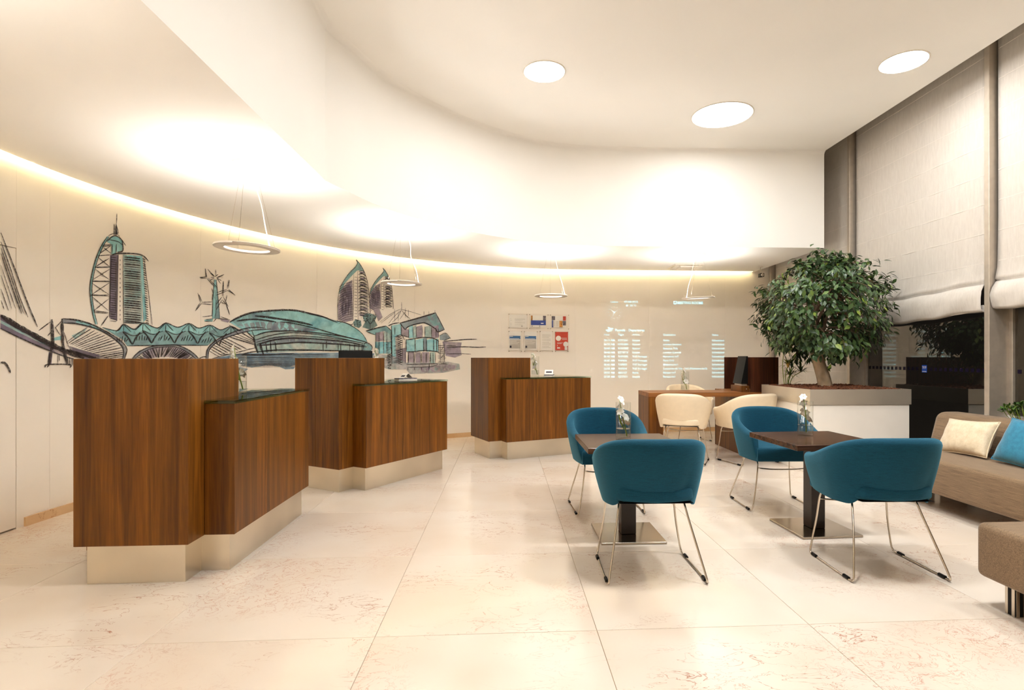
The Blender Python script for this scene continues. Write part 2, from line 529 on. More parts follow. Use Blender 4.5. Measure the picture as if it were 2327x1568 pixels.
# soffit edge (plan curve of the drop between high and low ceiling)
SOF = [(-1.345, REAR_Y)] + [(-1.345, y) for y in (-2, 0, 1, 2, 3, 3.8, 4.19)]
arc = curve([(-1.345, 4.20, 0), (-1.268, 4.42, 0), (-1.085, 4.90, 0), (-.787, 5.365, 0), (-.42, 5.775, 0), (.016, 6.115, 0), (.499, 6.375, 0), (.96, 6.462, 0), (1.48, 6.475, 0)], 6)
SOF += [(p.x, p.y) for p in arc] + [(x, 6.475 - (x - 1.48) * .016) for x in (2.0, 2.6, 3.2, 3.86)]
hc = [(EDGE_X, REAR_Y)] + SOF
hcb = MB().prism([(EDGE_X, REAR_Y)] + SOF, CEIL, CEIL + .42)
struct(hcb.build('ceiling', 'ceil'), 'high cream ceiling over the lounge')
# soffit fascia, its top rounded into the ceiling
b = MB(); v = []; f = []
prof = [(0.0, LOW), (0.0, CEIL - .05)] + [(.05 * (1 - math.cos(a)), CEIL - .05 + .05 * math.sin(a)) for a in (PI / 8, PI / 4, 3 * PI / 8, PI / 2)]
nrm = []
for i, p in enumerate(SOF):
    a = Vector(SOF[max(0, i - 1)]); c = Vector(SOF[min(len(SOF) - 1, i + 1)])
    t = (c - a).normalized(); nrm.append((t.y, -t.x))
np_ = len(prof)
for (x, y), (nx, ny) in zip(SOF, nrm):
    v += [(x + nx * o_, y + ny * o_, z) for o_, z in prof] + [(x - nx * .05, y - ny * .05, CEIL), (x - nx * .05, y - ny * .05, LOW)]
m_ = np_ + 2
for i in range(len(SOF) - 1):
    for q in range(m_):
        r = (q + 1) % m_
        f.append((i * m_ + q, i * m_ + r, (i + 1) * m_ + r, (i + 1) * m_ + q))
f.append(tuple(range(m_))); f.append(tuple((len(SOF) - 1) * m_ + q for q in range(m_)))
struct(autosmooth(b.add(v, f).build('trim_1', 'ceil'), 0.9), 'curved white drop between the high and the low ceiling')
# low ceiling
CR = 4.498
cove_path = [(-3.208, y) for y in (REAR_Y, -2, 0, 2, 3)] + [(WCX - CR * math.cos(a), WCY + CR * math.sin(a)) for a in [PI / 2 * i / 40 for i in range(41)]] + [(x, 8.263) for x in (2.0, 2.8, 3.4, 3.86)]
def offset_path(P, d):
    out = []
    for i, p in enumerate(P):
        a = Vector(P[max(0, i - 1)]); c = Vector(P[min(len(P) - 1, i + 1)]); t = (c - a).normalized()
        out.append((p[0] + t.y * d, p[1] - t.x * d))
    return out
def resample(P, n):
    P = [Vector((x, y, 0)) for x, y in P]; L = [0.0]
    for a, b in zip(P, P[1:]): L.append(L[-1] + (b - a).length)
    out = []; k = 0
    for i in range(n + 1):
        d = L[-1] * i / n
        while k < len(L) - 2 and L[k + 1] < d: k += 1
        f = (d - L[k]) / max(1e-9, L[k + 1] - L[k]); q = P[k].lerp(P[k + 1], min(1, f)); out.append((q.x, q.y))
    return out
def strip_slab(A, B, z0, z1):
    n = len(A); v = []; f = []
    for a, b in zip(A, B): v += [(a[0], a[1], z0), (b[0], b[1], z0), (b[0], b[1], z1), (a[0], a[1], z1)]
    for i in range(n - 1):
        for q in range(4):
            r = (q + 1) % 4; f.append((4 * i + q, 4 * i + r, 4 * i + 4 + r, 4 * i + 4 + q))
    f += [(0, 1, 2, 3), tuple(4 * (n - 1) + q for q in (3, 2, 1, 0))]
    return MB().add(v, f)
struct(strip_slab(resample(offset_path(SOF, -.045), 90), resample(cove_path, 90), LOW + .0006, LOW + .05).build('ceiling_low', 'ceil'), 'low cream ceiling over the reception counters')
# cove recess above the slot, and its light strip
rec_o = [wall_pt(s, -.05) for s in [REAR_Y - WCY + .01] + [-.5 + k * .25 for k in range(int((S_END + .5) / .25))] + [S_END]]
rec_i = offset_path(cove_path, .28)
struct(strip_slab(resample(rec_i, 70), resample(rec_o, 70), 2.80, 2.85).build('ceiling_cove', 'ceil'), 'recess above the light slot along the curved wall')
def ribbon_path(P, lo, hi):
    b = MB(); v = []; f = []
    A = offset_path(P, lo[0]); B = offset_path(P, hi[0])
    for i in range(len(P)):
        v += [(A[i][0], A[i][1], lo[1]), (B[i][0], B[i][1], hi[1])]
    for i in range(len(P) - 1):
        f.append((2 * i, 2 * i + 1, 2 * i + 3, 2 * i + 2))
    return b.add(v, f)
struct(ribbon_path(cove_path, (.28, LOW + .04), (.281, 2.82)).build('trim_2', 'ceil'), 'back of the light slot')
M['cove'] = m_emit('cove_strip', (1.0, 0.94, 0.62), COVE)
cl = ribbon_path([p for p in cove_path if p[1] > -3.9][:-1] + [(3.80, 8.263)], (.012, LOW + .085), (.05, LOW + .10)).build('cove_light_strip', 'cove')
cl.data.flip_normals()
tag(cl, 'warm strip light hidden in the slot above the curved wall', 'light')
# slab over the blind pocket and its upstand
struct(MB().box(EDGE_X - .02, 4.6, REAR_Y, 8.5, 4.06, 4.12).build('ceiling_pocket', 'ceil'), 'slab above the blinds')
struct(MB().box(EDGE_X - .03, EDGE_X, 6.44, 8.36, LOW + .0, 4.06).build('trim_3', 'ceil'), 'edge of the low ceiling by the blinds')

# ------------------------------------------------------------------ window wall
MULL = [8.29, 6.34, 4.45, 2.55, 0.65, -1.25, -3.15]
for k, y in enumerate(MULL):
    mu = MB().box(4.10, 4.30, y - .025, y + .025, 0, 4.06, .003, 1).build('trim_%d' % (k + 4), 'alu')
    struct(mu, 'grey aluminium window post')
    MB().box(4.28, 4.335, y - .055, y + .055, 0, 4.06, .003, 1).build('glazing_cap', 'alu', mu)
sq = MB().box(-.0012, .0006, -.017, .017, -.017, .017).mesh('dot_decal')
def text_mesh(body, size, bold=0.0, width=None, align='LEFT'):
    cu = bpy.data.curves.new('t', 'FONT')
    cu.body = body; cu.size = size; cu.offset = bold; cu.align_x = align; cu.resolution_u = 3
    o = bpy.data.objects.new('t', cu); COL.objects.link(o)
    bpy.context.view_layer.update()
    me = bpy.data.meshes.new_from_object(o.evaluated_get(bpy.context.evaluated_depsgraph_get()))
    bpy.data.objects.remove(o); bpy.data.curves.remove(cu)
    if width:
        w = max((q.co.x for q in me.vertices), default=1)
        for q in me.vertices: q.co.x *= width / w
    return me
for k in range(len(MULL) - 1):
    y1, y0 = MULL[k] - .055, MULL[k + 1] + .055
    wn = struct(MB().box(4.305, 4.315, y0, y1, .10, 4.0).build('window_%d' % (k + 1), 'pane'), 'tall dark window pane at night')
    fr = MB().box(4.28, 4.335, y0, y1, 0, .10).box(4.28, 4.335, y0, y1, 4.0, 4.06)
    fr.build('window_frame', 'alu', wn)
    if k in (0, 1, 2):
        n = int((y1 - y0) / .062)
        for i in range(n):
            y = y1 - .04 - i * .062
            if k == 1 and abs(y - 5.40) < .075: continue
            if k == 0 and y > 6.9: continue
            put('dot_decal', sq, 'dot', wn, loc=(4.304, y, 1.026))
    if k == 1:
        st = MB().box(4.3025, 4.3045, 5.368, 5.433, .990, 1.066).build('logo_sticker', 'sticker', wn)
        for body, sz, z, wd in (('TRYP', .034, 1.030, .056),):
            me = text_mesh(body, sz, .0006, wd)
            for q in me.vertices: q.co = (4.3022, 5.4285 - q.co.x, z + q.co.y)
            put('lettering', me, 'paper', st)
        MB().box(4.3018, 4.3026, 5.373, 5.428, .997, 1.003).build('underline', 'paper', st)

# roman blinds
def blind(y0, y1, zb0, zb1, label, folded=True):
    """fabric from y0 (near) to y1 (far); bottom heights zb0, zb1"""
    t = thing('roman_blind', label, 'blind', (4.165, (y0 + y1) / 2, 0), 0, 'cream roman blinds')
    yc = (y0 + y1) / 2; r = random.Random(int(y0 * 100))
    if folded:
        prof = [(0, 4.02), (0, 3.4), (0, 2.8), (0, 2.3), (0, 2.0), (-.002, 1.90), (-.012, 1.83), (-.02, 1.80), (-.004, 1.787), (-.022, 1.77), (-.05, 1.72), (-.062, 1.66), (-.055, 1.60), (-.05, 1.565), (-.045, 1.55), (-.020, 1.54), (-.012, 1.56), (-.03, 1.60)]
    else:
        prof = [(0, 4.02 - k * .2) for k in range(19)]
    ny = 40; v = []; f = []
    for j in range(ny + 1):
        u = j / ny; y = y0 - yc + (y1 - y0) * u
        zb = zb0 + (zb1 - zb0) * u
        e = min(1, min(u, 1 - u) / .05)
        sag = -.022 * math.sin(PI * u * 1.0) ** 2 + .006 * math.sin(u * 23 + y0)
        for k, (x, z) in enumerate(prof):
            w = max(0, min(1, (2.3 - z) / .75)) if folded else 0
            zz = z + w * (zb - 1.54 + sag * (1 if z < 1.9 else .4))
            xx = x - .0012 * math.sin(u * 37 + z * 2) * (1 - w) + w * .006 * math.sin(u * 29 + z * 31)
            yy = y + (0.012 * w * (1 if u < .02 else -1 if u > .98 else 0)) * -1
            v.append((xx, yy, zz))
    m = len(prof)
    for j in range(ny):
        for k in range(m - 1):
            a = j * m + k; f.append((a, a + m, a + m + 1, a + 1))
    fab = MB().add(v, f).build('fabric', 'blind', t, True)
    so = fab.modifiers.new('thickness', 'SOLIDIFY'); so.thickness = .003
    z = 1.965
    if not folded: z = .965 - .255 * 1
    while z < 4.0:
        MB().box(-.0042, -.0010, y0 - yc + .004, y1 - yc - .004, z - .003, z + .003).build('seam', 'seam', t)
        z += .2555
    zb = min(zb0, zb1)
    if folded:
        MB().tube([(-.026, y0 - yc + .01, zb0 + .012), (-.026, 0, (zb0 + zb1) / 2 - .010), (-.026, y1 - yc - .01, zb1 + .012)], .010, 8).build('bottom_bar', 'seam', t)
    MB().box(-.02, .03, y0 - yc, y1 - yc, 4.0, 4.05, .004, 1).build('head_rail', 'alu', t)
    return t
blind(4.525, 6.285, 1.545, 1.500, 'cream roman blind between the two window posts, right behind the ficus tree')
blind(2.63, 4.405, 1.560, 1.555, 'cream roman blind above the sofa, cut by the right picture edge')
blind(6.40, 8.23, .35, .35, 'shaded cream roman blind let down low in the far window corner', False)

# ------------------------------------------------------------------ ceiling lamps
def downlight(x, y, r, strength, label, z=CEIL):
    t = thing('downlight', label, 'light', (x, y, z), 0, 'round downlights in the high ceiling')
    MB().lathe([(r, 0.0), (r + .014, 0.0), (r + .014, -.004), (r + .006, -.007), (r, -.005), (r, 0.0)], 48).build('trim_ring', 'lampwhite', t, True)
    key = 'down_%g' % strength
    if key not in M: M[key] = m_emit('downlight_diffuser', LAMP, strength)
    me = bpy.data.meshes.new('diffuser'); me.from_pydata([(r * math.cos(2 * PI * k / 32), -r * math.sin(2 * PI * k / 32), -.0035) for k in range(32)], [], [tuple(range(32))])
    d = put('diffuser', me, key, t)
    return t
downlight(.343, 4.784, .175, DOWN_SMALL, 'small round downlight over the open floor, leftmost of the three')
downlight(2.233, 5.538, .297, DOWN_LARGE, 'large round downlight nearest the white ceiling drop')
downlight(3.36, 4.447, .175, DOWN_SMALL, 'small round downlight next to the window blinds')
for x, y, k, lab in ((1.1, 2.55, 1.0, 'round downlight above the left lounge table'), (2.3, 2.45, 1.0, 'round downlight above the right lounge table'), (3.36, 2.3, .5, 'round downlight above the ottoman'), (.5, -1.6, .3, 'added unseen round downlight behind the viewer, left'), (2.6, -1.6, .3, 'added unseen round downlight behind the viewer, right')):
    downlight(x, y, .175, HALL * k, lab)  # the pair behind the viewer is added as weak unseen fill against black

M['ringglow'] = m_emit('ring_inner_diffuser', (1.0, 0.96, 0.9), 0.12)
M['ringglow'].cycles.emission_sampling = 'NONE'
M['ring'] = m_emit('ring_uplight', (1.0, 0.985, 0.95), RING)
def pendant(x, y, zr, tiltx, tilty, cord_a, label, seed):
    t = thing('ring_pendant', label, 'pendant lamp', (x, y, LOW), 0, 'ring pendant lamps over the counters')
    r = random.Random(seed)
    MB().lathe([(0, 0), (.093, 0), (.093, -.030), (.089, -.034), (0, -.034)], 40).build('canopy', 'lampwhite', t, True)
    Rm = Matrix.Translation((0, 0, zr - LOW)) @ Euler((math.radians(tiltx), math.radians(tilty), 0)).to_matrix().to_4x4()
    ri, ro, h = .141, .205, .008
    MB().lathe([(ri, -h), (ro - .004, -h), (ro, -h * .5), (ro, h * .6), (ro - .003, h), (ro - .006, h), (ro - .006, h * .2), (ri + .006, h * .2), (ri + .006, h), (ri, h), (ri, -h)], 72).xf(Rm).build('ring', 'lampwhite', t, True)
    MB().lathe([(ri + .007, h * .4), (ro - .007, h * .4)], 24).xf(Rm).build('light_strip', 'ring', t)
    u = t.children[-1]
    for p in u.data.polygons:
        if p.normal.z < 0: p.flip()
    u.data.update()
    MB().lathe([(ri - .0006, -h + .001), (ri - .0006, h - .0005)], 48).xf(Rm).build('inner_diffuser', 'ringglow', t, True)
    for k in range(3):
        a = cord_a + .5 + k * 2 * PI / 3
        e = Rm @ Vector((.172 * math.cos(a), .172 * math.sin(a), h))
        MB().tube([(.05 * math.cos(a), .05 * math.sin(a), -.03), e], .0009, 5).build('wire', 'chrome', t)
    e = Rm @ Vector((.172 * math.cos(cord_a), .172 * math.sin(cord_a), h)); s0 = Vector((.045 * math.cos(cord_a), .045 * math.sin(cord_a), -.033))
    mid = [s0.lerp(e, q) + Vector((r.uniform(-.012, .012), r.uniform(-.012, .012), 0)) for q in (.25, .5, .75)]
    MB().tube(curve([s0] + mid + [e], 8), .0036, 8).build('cord', 'lampwhite', t, True)
    return t
pendant(-1.758, 3.863, 1.893, 0, 2.0, -.25, 'ring pendant over the nearest counter, largest in view', 1)
pendant(-1.056, 5.676, 1.90, 0, 1.2, .1, 'ring pendant over the middle counter, before the twin towers drawing', 2)
pendant(.57, 6.814, 1.911, 0, 0, -.1, 'ring pendant over the far counter, above the framed notices', 3)
pendant(2.474, 6.906, 1.906, 3.0, -2.5, PI + .25, 'ring pendant over the writing desk, above the meeting rooms lettering', 4)
pendant(-2.0, 1.35, 1.90, 0, 0, .4, 'added ring pendant over the aisle beside the viewer, out of view', 5)  # added lamp, unseen, for more bounce light on walls and low ceiling
pendant(-2.1, -1.3, 1.90, 0, 0, .9, 'added unseen ring pendant over the aisle far behind the viewer', 6)  # likewise an added unseen lamp to lift the walls

vt = thing('ceiling_vent', 'square air vent with open flaps in the low ceiling', 'vent', (2.62, 7.86, LOW))
MB().box(-.21, .21, -.21, .21, -.012, 0, .003, 1).build('frame', 'lampwhite', vt)
MB().box(-.10, .10, -.10, .10, -.030, -.012, .004, 1).build('grille', 'lampwhite', vt)
for a in range(4):
    m = Matrix.Rotation(a * PI / 2, 4, 'Z') @ Matrix.Translation((0, .17, -.014)) @ Matrix.Rotation(math.radians(-26), 4, 'X')
    MB().box(-.14, .14, -.035, .035, -.003, .003).xf(m).build('flap', 'lampwhite', vt)
sc_ = thing('security_camera', 'small dark security camera hanging from the low ceiling corner', 'camera', (3.73, 7.82, LOW))
MB().lathe([(0, 0), (.035, 0), (.035, -.008), (0, -.010)], 20).build('mount', 'lampwhite', sc_, True)
MB().tube([(0, 0, -.008), (-.012, -.01, -.055), (.0, -.02, -.10)], .006, 8).build('arm', 'alu', sc_)
MB().box(-.028, .028, -.06, .03, -.155, -.105, .006, 2).build('housing', 'blackpl', sc_)
MB().lathe([(0, .012), (.020, .012), (.024, 0), (0, 0)], 20).xf(Matrix.Translation((-.004, -.06, -.130)) @ Matrix.Rotation(PI / 2, 4, 'X')).build('lens', 'chrome', sc_, True)

# mural drawn in wall coordinates: run along the wall and height, in millimetres (line width, points) and (pigment, outline)
MURAL=[
('bridge_sketch',[(7,[-14,1953,99,1704,183,1510,255,1359]),(5,[-14,1895,58,1723,113,1571,183,1420]),(5,[-14,1855,49,1697,150,1443]),(6,[-14,1818,76,1584,136,1442]),(3,[-14,1744,49,1580,90,1472]),(3,[-14,1679,40,1538,62,1465]),(4,[-14,1589,40,1455]),(4,[-14,1516,8,1460]),(26,[-14,1418,104,1357,226,1301,342,1247,483,1190,630,1140]),(6,[-14,1334,113,1282,284,1217,443,1162,545,1134]),(17,[367,1419,374,1257,362,1193]),(17,[360,1184,345,1096]),(17,[448,1429,453,1277,463,1194,494,1101]),(6,[311,1075,337,1096,509,1093,514,1068]),(6,[328,1075,347,1096]),(5,[264,1333,357,1401]),(5,[333,1299,359,1326]),(4,[392,1356,445,1414]),(4,[392,1366,432,1309]),(3,[414,1166,414,1102]),(3,[424,1166,427,1120]),(4,[463,1333,499,1232]),(5,[509,1148,512,1093]),(5,[530,1143,530,1087]),(4,[543,1140,543,1072]),(9,[-14,1115,17,1109,40,1078,54,1044])],[('purple',[-14,1426,104,1363,342,1256,483,1190,443,1157,284,1219,113,1283,-14,1332]),('ice',[-14,1389,104,1338,293,1259,422,1203,293,1244,104,1319,-14,1369]),('teal',[377,1284,448,1305,448,1275,377,1266]),('purple',[347,1184,377,1184,367,1095,342,1096])]),
('oval_roof_sketch',[(7,[453,1430,566,1428,694,1403,838,1345,951,1283,1007,1221,997,1158,980,1116]),(6,[463,1398,566,1400,738,1370,871,1311,957,1246,980,1189,965,1116]),(3,[488,1260,573,1321,662,1379]),(5,[503,1253,593,1309,692,1368]),(4,[518,1246,619,1297,721,1356]),(3,[532,1240,636,1291,752,1345]),(3,[547,1233,660,1281,782,1333]),(4,[561,1226,686,1275,810,1321]),(3,[582,1219,709,1262,838,1310]),(4,[606,1211,734,1254,866,1298]),(5,[630,1203,756,1241,894,1286]),(5,[654,1195,782,1229,915,1266]),(3,[678,1187,806,1214,937,1246]),(5,[705,1178,831,1200,958,1226]),(3,[738,1168,854,1184,980,1205]),(6,[771,1156,874,1172,978,1188]),(6,[804,1145,892,1158,976,1171]),(4,[838,1134,904,1146,974,1154]),(5,[871,1122,923,1132,972,1137]),(14,[483,1204,566,1181,694,1146,782,1123])],[('grey',[453,1430,566,1428,694,1403,838,1345,951,1283,1007,1221,997,1158,980,1116,965,1116,980,1189,957,1246,871,1311,738,1370,566,1400,463,1398]),('teal',[566,1428,694,1403,838,1345,815,1339,673,1387,566,1409]),('purple',[494,1237,587,1210,738,1172,894,1127,630,1128,535,1181]),('ice',[530,1308,662,1371,630,1331,556,1285])]),
('sail_tower_sketch',[(5,[832,2114,782,2033,732,1919,700,1805,681,1695,686,1598,705,1482,729,1405]),(4,[850,2118,800,2036,750,1922,717,1808,699,1697,703,1599,723,1483,747,1406]),(4,[918,2321,914,2232]),(7,[894,2227,892,2132]),(6,[912,2234,908,2135]),(5,[910,2233,933,2160]),(6,[826,2072,883,2127,940,2130,1000,2074]),(3,[838,2120,883,2148,917,2153,945,2138]),(4,[849,2092,928,2093,965,2075]),(7,[968,2107,972,2029,922,2004]),(4,[877,2062,875,1983]),(4,[914,2070,911,1994]),(4,[782,2033,871,2058]),(4,[787,2024,871,2050]),(4,[749,1945,871,1974]),(4,[721,1846,856,1877]),(4,[725,1853,856,1870]),(4,[694,1734,856,1762]),(4,[696,1741,856,1754]),(4,[689,1625,849,1649]),(4,[692,1633,849,1639]),(4,[707,1509,840,1507]),(4,[711,1497,838,1499]),(4,[782,2028,867,1984]),(4,[765,1965,860,2044]),(4,[749,1934,854,1875]),(4,[721,1850,849,1942]),(4,[725,1837,854,1768]),(4,[696,1744,851,1854]),(4,[694,1724,843,1653]),(4,[692,1630,849,1745]),(4,[700,1617,843,1521]),(4,[714,1510,843,1614]),(6,[780,1400,840,1480]),(8,[871,1972,928,1995,1080,2023,1163,2019,1214,1982]),(5,[867,1968,851,1473]),(4,[972,1993,981,1414]),(4,[1169,2002,1206,1762,1251,1430]),(5,[981,1435,1080,1436,1151,1446]),(8,[986,1977,1056,1984,1134,1989]),(6,[1156,1994,1185,1988]),(4,[862,1954,914,1958]),(8,[986,1958,1056,1965,1135,1970]),(6,[1157,1975,1186,1969]),(5,[862,1936,914,1939]),(4,[947,1951,947,1936]),(3,[986,1939,1056,1946,1135,1950]),(4,[1158,1955,1187,1949]),(5,[862,1918,914,1921]),(8,[986,1920,1056,1927,1136,1931]),(4,[1159,1936,1189,1930]),(4,[862,1899,914,1902]),(4,[947,1914,947,1899]),(4,[986,1901,1056,1907,1136,1912]),(6,[1160,1917,1190,1910]),(4,[861,1881,914,1883]),(3,[986,1882,1056,1888,1136,1892]),(4,[1162,1897,1191,1891]),(5,[861,1863,914,1865]),(4,[947,1876,947,1862]),(8,[986,1864,1056,1869,1137,1873]),(6,[1163,1878,1192,1871]),(4,[861,1844,914,1846]),(6,[986,1845,1056,1850,1137,1853]),(6,[1164,1859,1194,1852]),(5,[861,1826,914,1828]),(4,[947,1839,947,1824]),(8,[986,1826,1056,1831,1137,1834]),(4,[1165,1839,1195,1832]),(3,[860,1807,914,1809]),(6,[986,1807,1056,1812,1138,1815]),(6,[1166,1820,1196,1813]),(5,[860,1789,914,1791]),(4,[947,1801,947,1787]),(3,[986,1788,1056,1793,1138,1795]),(4,[1167,1800,1197,1793]),(5,[860,1771,914,1772]),(6,[986,1769,1056,1774,1138,1776]),(6,[1168,1781,1198,1774]),(4,[860,1752,914,1754]),(4,[947,1764,947,1750]),(8,[986,1751,1056,1754,1139,1756]),(6,[1169,1761,1200,1754]),(3,[860,1734,914,1735]),(8,[986,1732,1056,1735,1139,1737]),(6,[1170,1742,1201,1735]),(3,[859,1716,914,1716]),(4,[947,1727,947,1712]),(8,[986,1713,1056,1716,1139,1718]),(4,[1171,1722,1202,1715]),(4,[859,1697,914,1698]),(3,[986,1694,1056,1697,1140,1698]),(4,[1172,1703,1203,1696]),(4,[859,1679,914,1679]),(4,[947,1689,947,1675]),(4,[986,1675,1056,1678,1140,1679]),(4,[1173,1683,1205,1676]),(4,[859,1661,914,1661]),(8,[986,1656,1056,1659,1141,1659]),(6,[1175,1664,1206,1656]),(3,[858,1642,914,1642]),(4,[947,1652,947,1637]),(4,[986,1637,1056,1640,1141,1640]),(6,[1176,1644,1207,1637]),(4,[858,1624,914,1624]),(8,[986,1619,1056,1620,1141,1620]),(6,[1177,1625,1208,1617]),(3,[858,1606,914,1605]),(4,[947,1615,947,1600]),(8,[986,1600,1056,1601,1142,1601]),(6,[1178,1605,1209,1597]),(5,[858,1587,914,1587]),(8,[986,1581,1056,1582,1142,1582]),(6,[1179,1586,1211,1578]),(5,[858,1569,914,1568]),(4,[947,1577,947,1563]),(8,[986,1562,1056,1563,1142,1562]),(4,[1180,1566,1212,1558]),(3,[857,1551,914,1550]),(3,[986,1543,1056,1544,1143,1543]),(4,[1181,1547,1213,1538]),(3,[857,1532,914,1531]),(4,[947,1540,947,1525]),(4,[986,1524,1056,1525,1143,1523]),(4,[1182,1527,1214,1519]),(3,[857,1514,914,1512]),(8,[986,1506,1056,1506,1143,1504]),(4,[1183,1508,1215,1499]),(4,[857,1496,914,1494]),(4,[947,1503,947,1488]),(6,[986,1487,1056,1487,1144,1484]),(4,[1184,1488,1217,1479]),(3,[856,1477,914,1475]),(8,[986,1468,1056,1467,1144,1465]),(6,[1185,1469,1218,1460]),(5,[856,1459,914,1457]),(4,[947,1465,947,1451]),(8,[986,1449,1056,1448,1145,1445]),(6,[1187,1449,1219,1440]),(3,[856,1441,914,1438])],[('teal',[832,2114,782,2033,732,1919,700,1805,681,1695,686,1598,705,1482,729,1405,747,1406,723,1483,703,1599,699,1697,717,1808,750,1922,800,2036,850,2118]),('ink',[908,2223,932,2159,910,2146]),('teal',[826,2082,871,2125,928,2132,974,2103,972,2029,922,2007,911,2049,838,2069]),('teal',[875,2062,914,2070,912,1990,872,1980]),('purple',[860,1967,937,1987,922,1442,852,1468]),('ink',[905,1976,937,1987,924,1442,903,1456]),('ice',[980,1997,1142,2015,1163,1430,980,1428]),('teal',[992,1997,1157,2016,1151,1972,1009,1958]),('teal',[1137,2002,1161,2000,1200,1482,1169,1447])]),
('zigzag_roof_sketch',[(6,[787,1384,922,1364,980,1420,1079,1383,1162,1442,1298,1405,1386,1455,1506,1423,1624,1465,1726,1426,1848,1461,1964,1421,2082,1461,2183,1423]),(5,[1013,1242,1230,1250,1493,1259,1826,1262]),(4,[980,1420,976,1354]),(4,[980,1420,908,1354]),(4,[980,1420,1049,1357]),(9,[972,1357,1021,1312,1058,1254]),(9,[1136,1361,1091,1307,1062,1254]),(5,[924,1301,917,1272]),(5,[948,1313,936,1273]),(5,[972,1325,963,1273]),(5,[996,1314,988,1274]),(5,[1021,1304,998,1274]),(4,[980,1358,1070,1328,1170,1362]),(4,[1162,1442,1158,1373]),(4,[1162,1442,1087,1374]),(4,[1162,1442,1234,1377]),(9,[1154,1377,1204,1330,1243,1269]),(9,[1325,1381,1277,1324,1247,1269]),(5,[1104,1318,1101,1288]),(5,[1129,1330,1123,1289]),(5,[1154,1343,1151,1290]),(5,[1179,1332,1174,1290]),(5,[1204,1322,1189,1291]),(4,[1162,1377,1256,1347,1360,1383]),(4,[1386,1455,1382,1384]),(4,[1386,1455,1307,1384]),(4,[1386,1455,1461,1387]),(9,[1377,1387,1430,1338,1470,1275]),(9,[1556,1392,1506,1332,1475,1275]),(5,[1325,1326,1309,1294]),(5,[1351,1339,1327,1295]),(5,[1377,1352,1368,1296]),(5,[1404,1341,1379,1296]),(5,[1430,1330,1405,1297]),(4,[1386,1388,1484,1356,1592,1393]),(4,[1624,1465,1619,1390]),(4,[1624,1465,1541,1391]),(4,[1624,1465,1703,1394]),(9,[1614,1394,1670,1342,1712,1276]),(9,[1801,1398,1749,1337,1717,1277]),(5,[1560,1330,1538,1297]),(5,[1587,1344,1564,1298]),(5,[1614,1357,1596,1298]),(5,[1642,1346,1616,1299]),(5,[1670,1334,1642,1300]),(4,[1624,1395,1726,1361,1840,1400]),(4,[1848,1461,1843,1383]),(4,[1848,1461,1763,1384]),(4,[1848,1461,1930,1386]),(9,[1839,1387,1896,1333,1940,1264]),(9,[2033,1391,1979,1327,1945,1264]),(5,[1782,1321,1757,1286]),(5,[1810,1334,1784,1287]),(5,[1839,1348,1820,1287]),(5,[1867,1336,1839,1288]),(5,[1896,1324,1893,1289]),(4,[1848,1387,1955,1352,2073,1392]),(4,[2082,1461,2077,1380]),(4,[2082,1461,1993,1381]),(4,[2082,1461,2167,1383])],[('tealgrey',[787,1384,922,1364,980,1420,1079,1383,1162,1442,1298,1405,1386,1455,1506,1423,1624,1465,1726,1426,1848,1461,1964,1421,2082,1461,2183,1423,2060,1351,1937,1339,1826,1262,1493,1259,1230,1250,1013,1242,977,1292]),('teal',[787,1384,921,1366,981,1420,1079,1383,1162,1442,1299,1403,1386,1455,1506,1422,1624,1465,1727,1425,1848,1461,1913,1438,1817,1382,1727,1370,1620,1399,1502,1357,1386,1392,1294,1345,1171,1381,1079,1336,985,1365,909,1340])]),
('shell_arch_sketch',[(6,[1054,1131,1096,1172,1141,1203,1247,1242,1404,1257,1488,1259,1592,1228,1671,1183,1732,1129]),(4,[1083,1131,1154,1184,1256,1227,1404,1241,1484,1241,1574,1212,1643,1171,1699,1129]),(6,[1091,1137,1196,1119]),(6,[1108,1150,1215,1116]),(6,[1124,1162,1204,1116]),(4,[1141,1174,1224,1131]),(6,[1159,1186,1225,1136]),(9,[1182,1196,1245,1134]),(9,[1206,1206,1246,1133]),(4,[1230,1216,1269,1140]),(9,[1254,1226,1294,1149]),(6,[1287,1230,1311,1143]),(6,[1322,1234,1316,1141]),(9,[1356,1237,1338,1150]),(4,[1391,1240,1341,1157]),(9,[1416,1241,1368,1146]),(6,[1434,1241,1382,1158]),(4,[1453,1241,1385,1161]),(4,[1472,1241,1411,1153]),(6,[1491,1238,1423,1143]),(6,[1512,1232,1441,1146]),(4,[1533,1225,1460,1151]),(6,[1554,1218,1452,1146]),(9,[1575,1211,1470,1140]),(9,[1591,1202,1502,1140]),(9,[1607,1192,1503,1134]),(9,[1623,1182,1511,1136]),(4,[1640,1173,1539,1129]),(4,[1653,1163,1542,1121]),(6,[1666,1153,1563,1109]),(4,[1679,1144,1565,1109]),(4,[1692,1134,1584,1116])],[('grey',[1054,1131,1096,1172,1141,1203,1247,1242,1404,1257,1488,1259,1592,1228,1671,1183,1732,1129,1699,1129,1643,1171,1574,1212,1484,1241,1404,1241,1256,1227,1154,1184,1083,1131]),('lilac',[1154,1184,1256,1227,1404,1241,1484,1241,1574,1212,1643,1171,1583,1105,1515,1134,1426,1150,1338,1150,1251,1138,1188,1108])]),
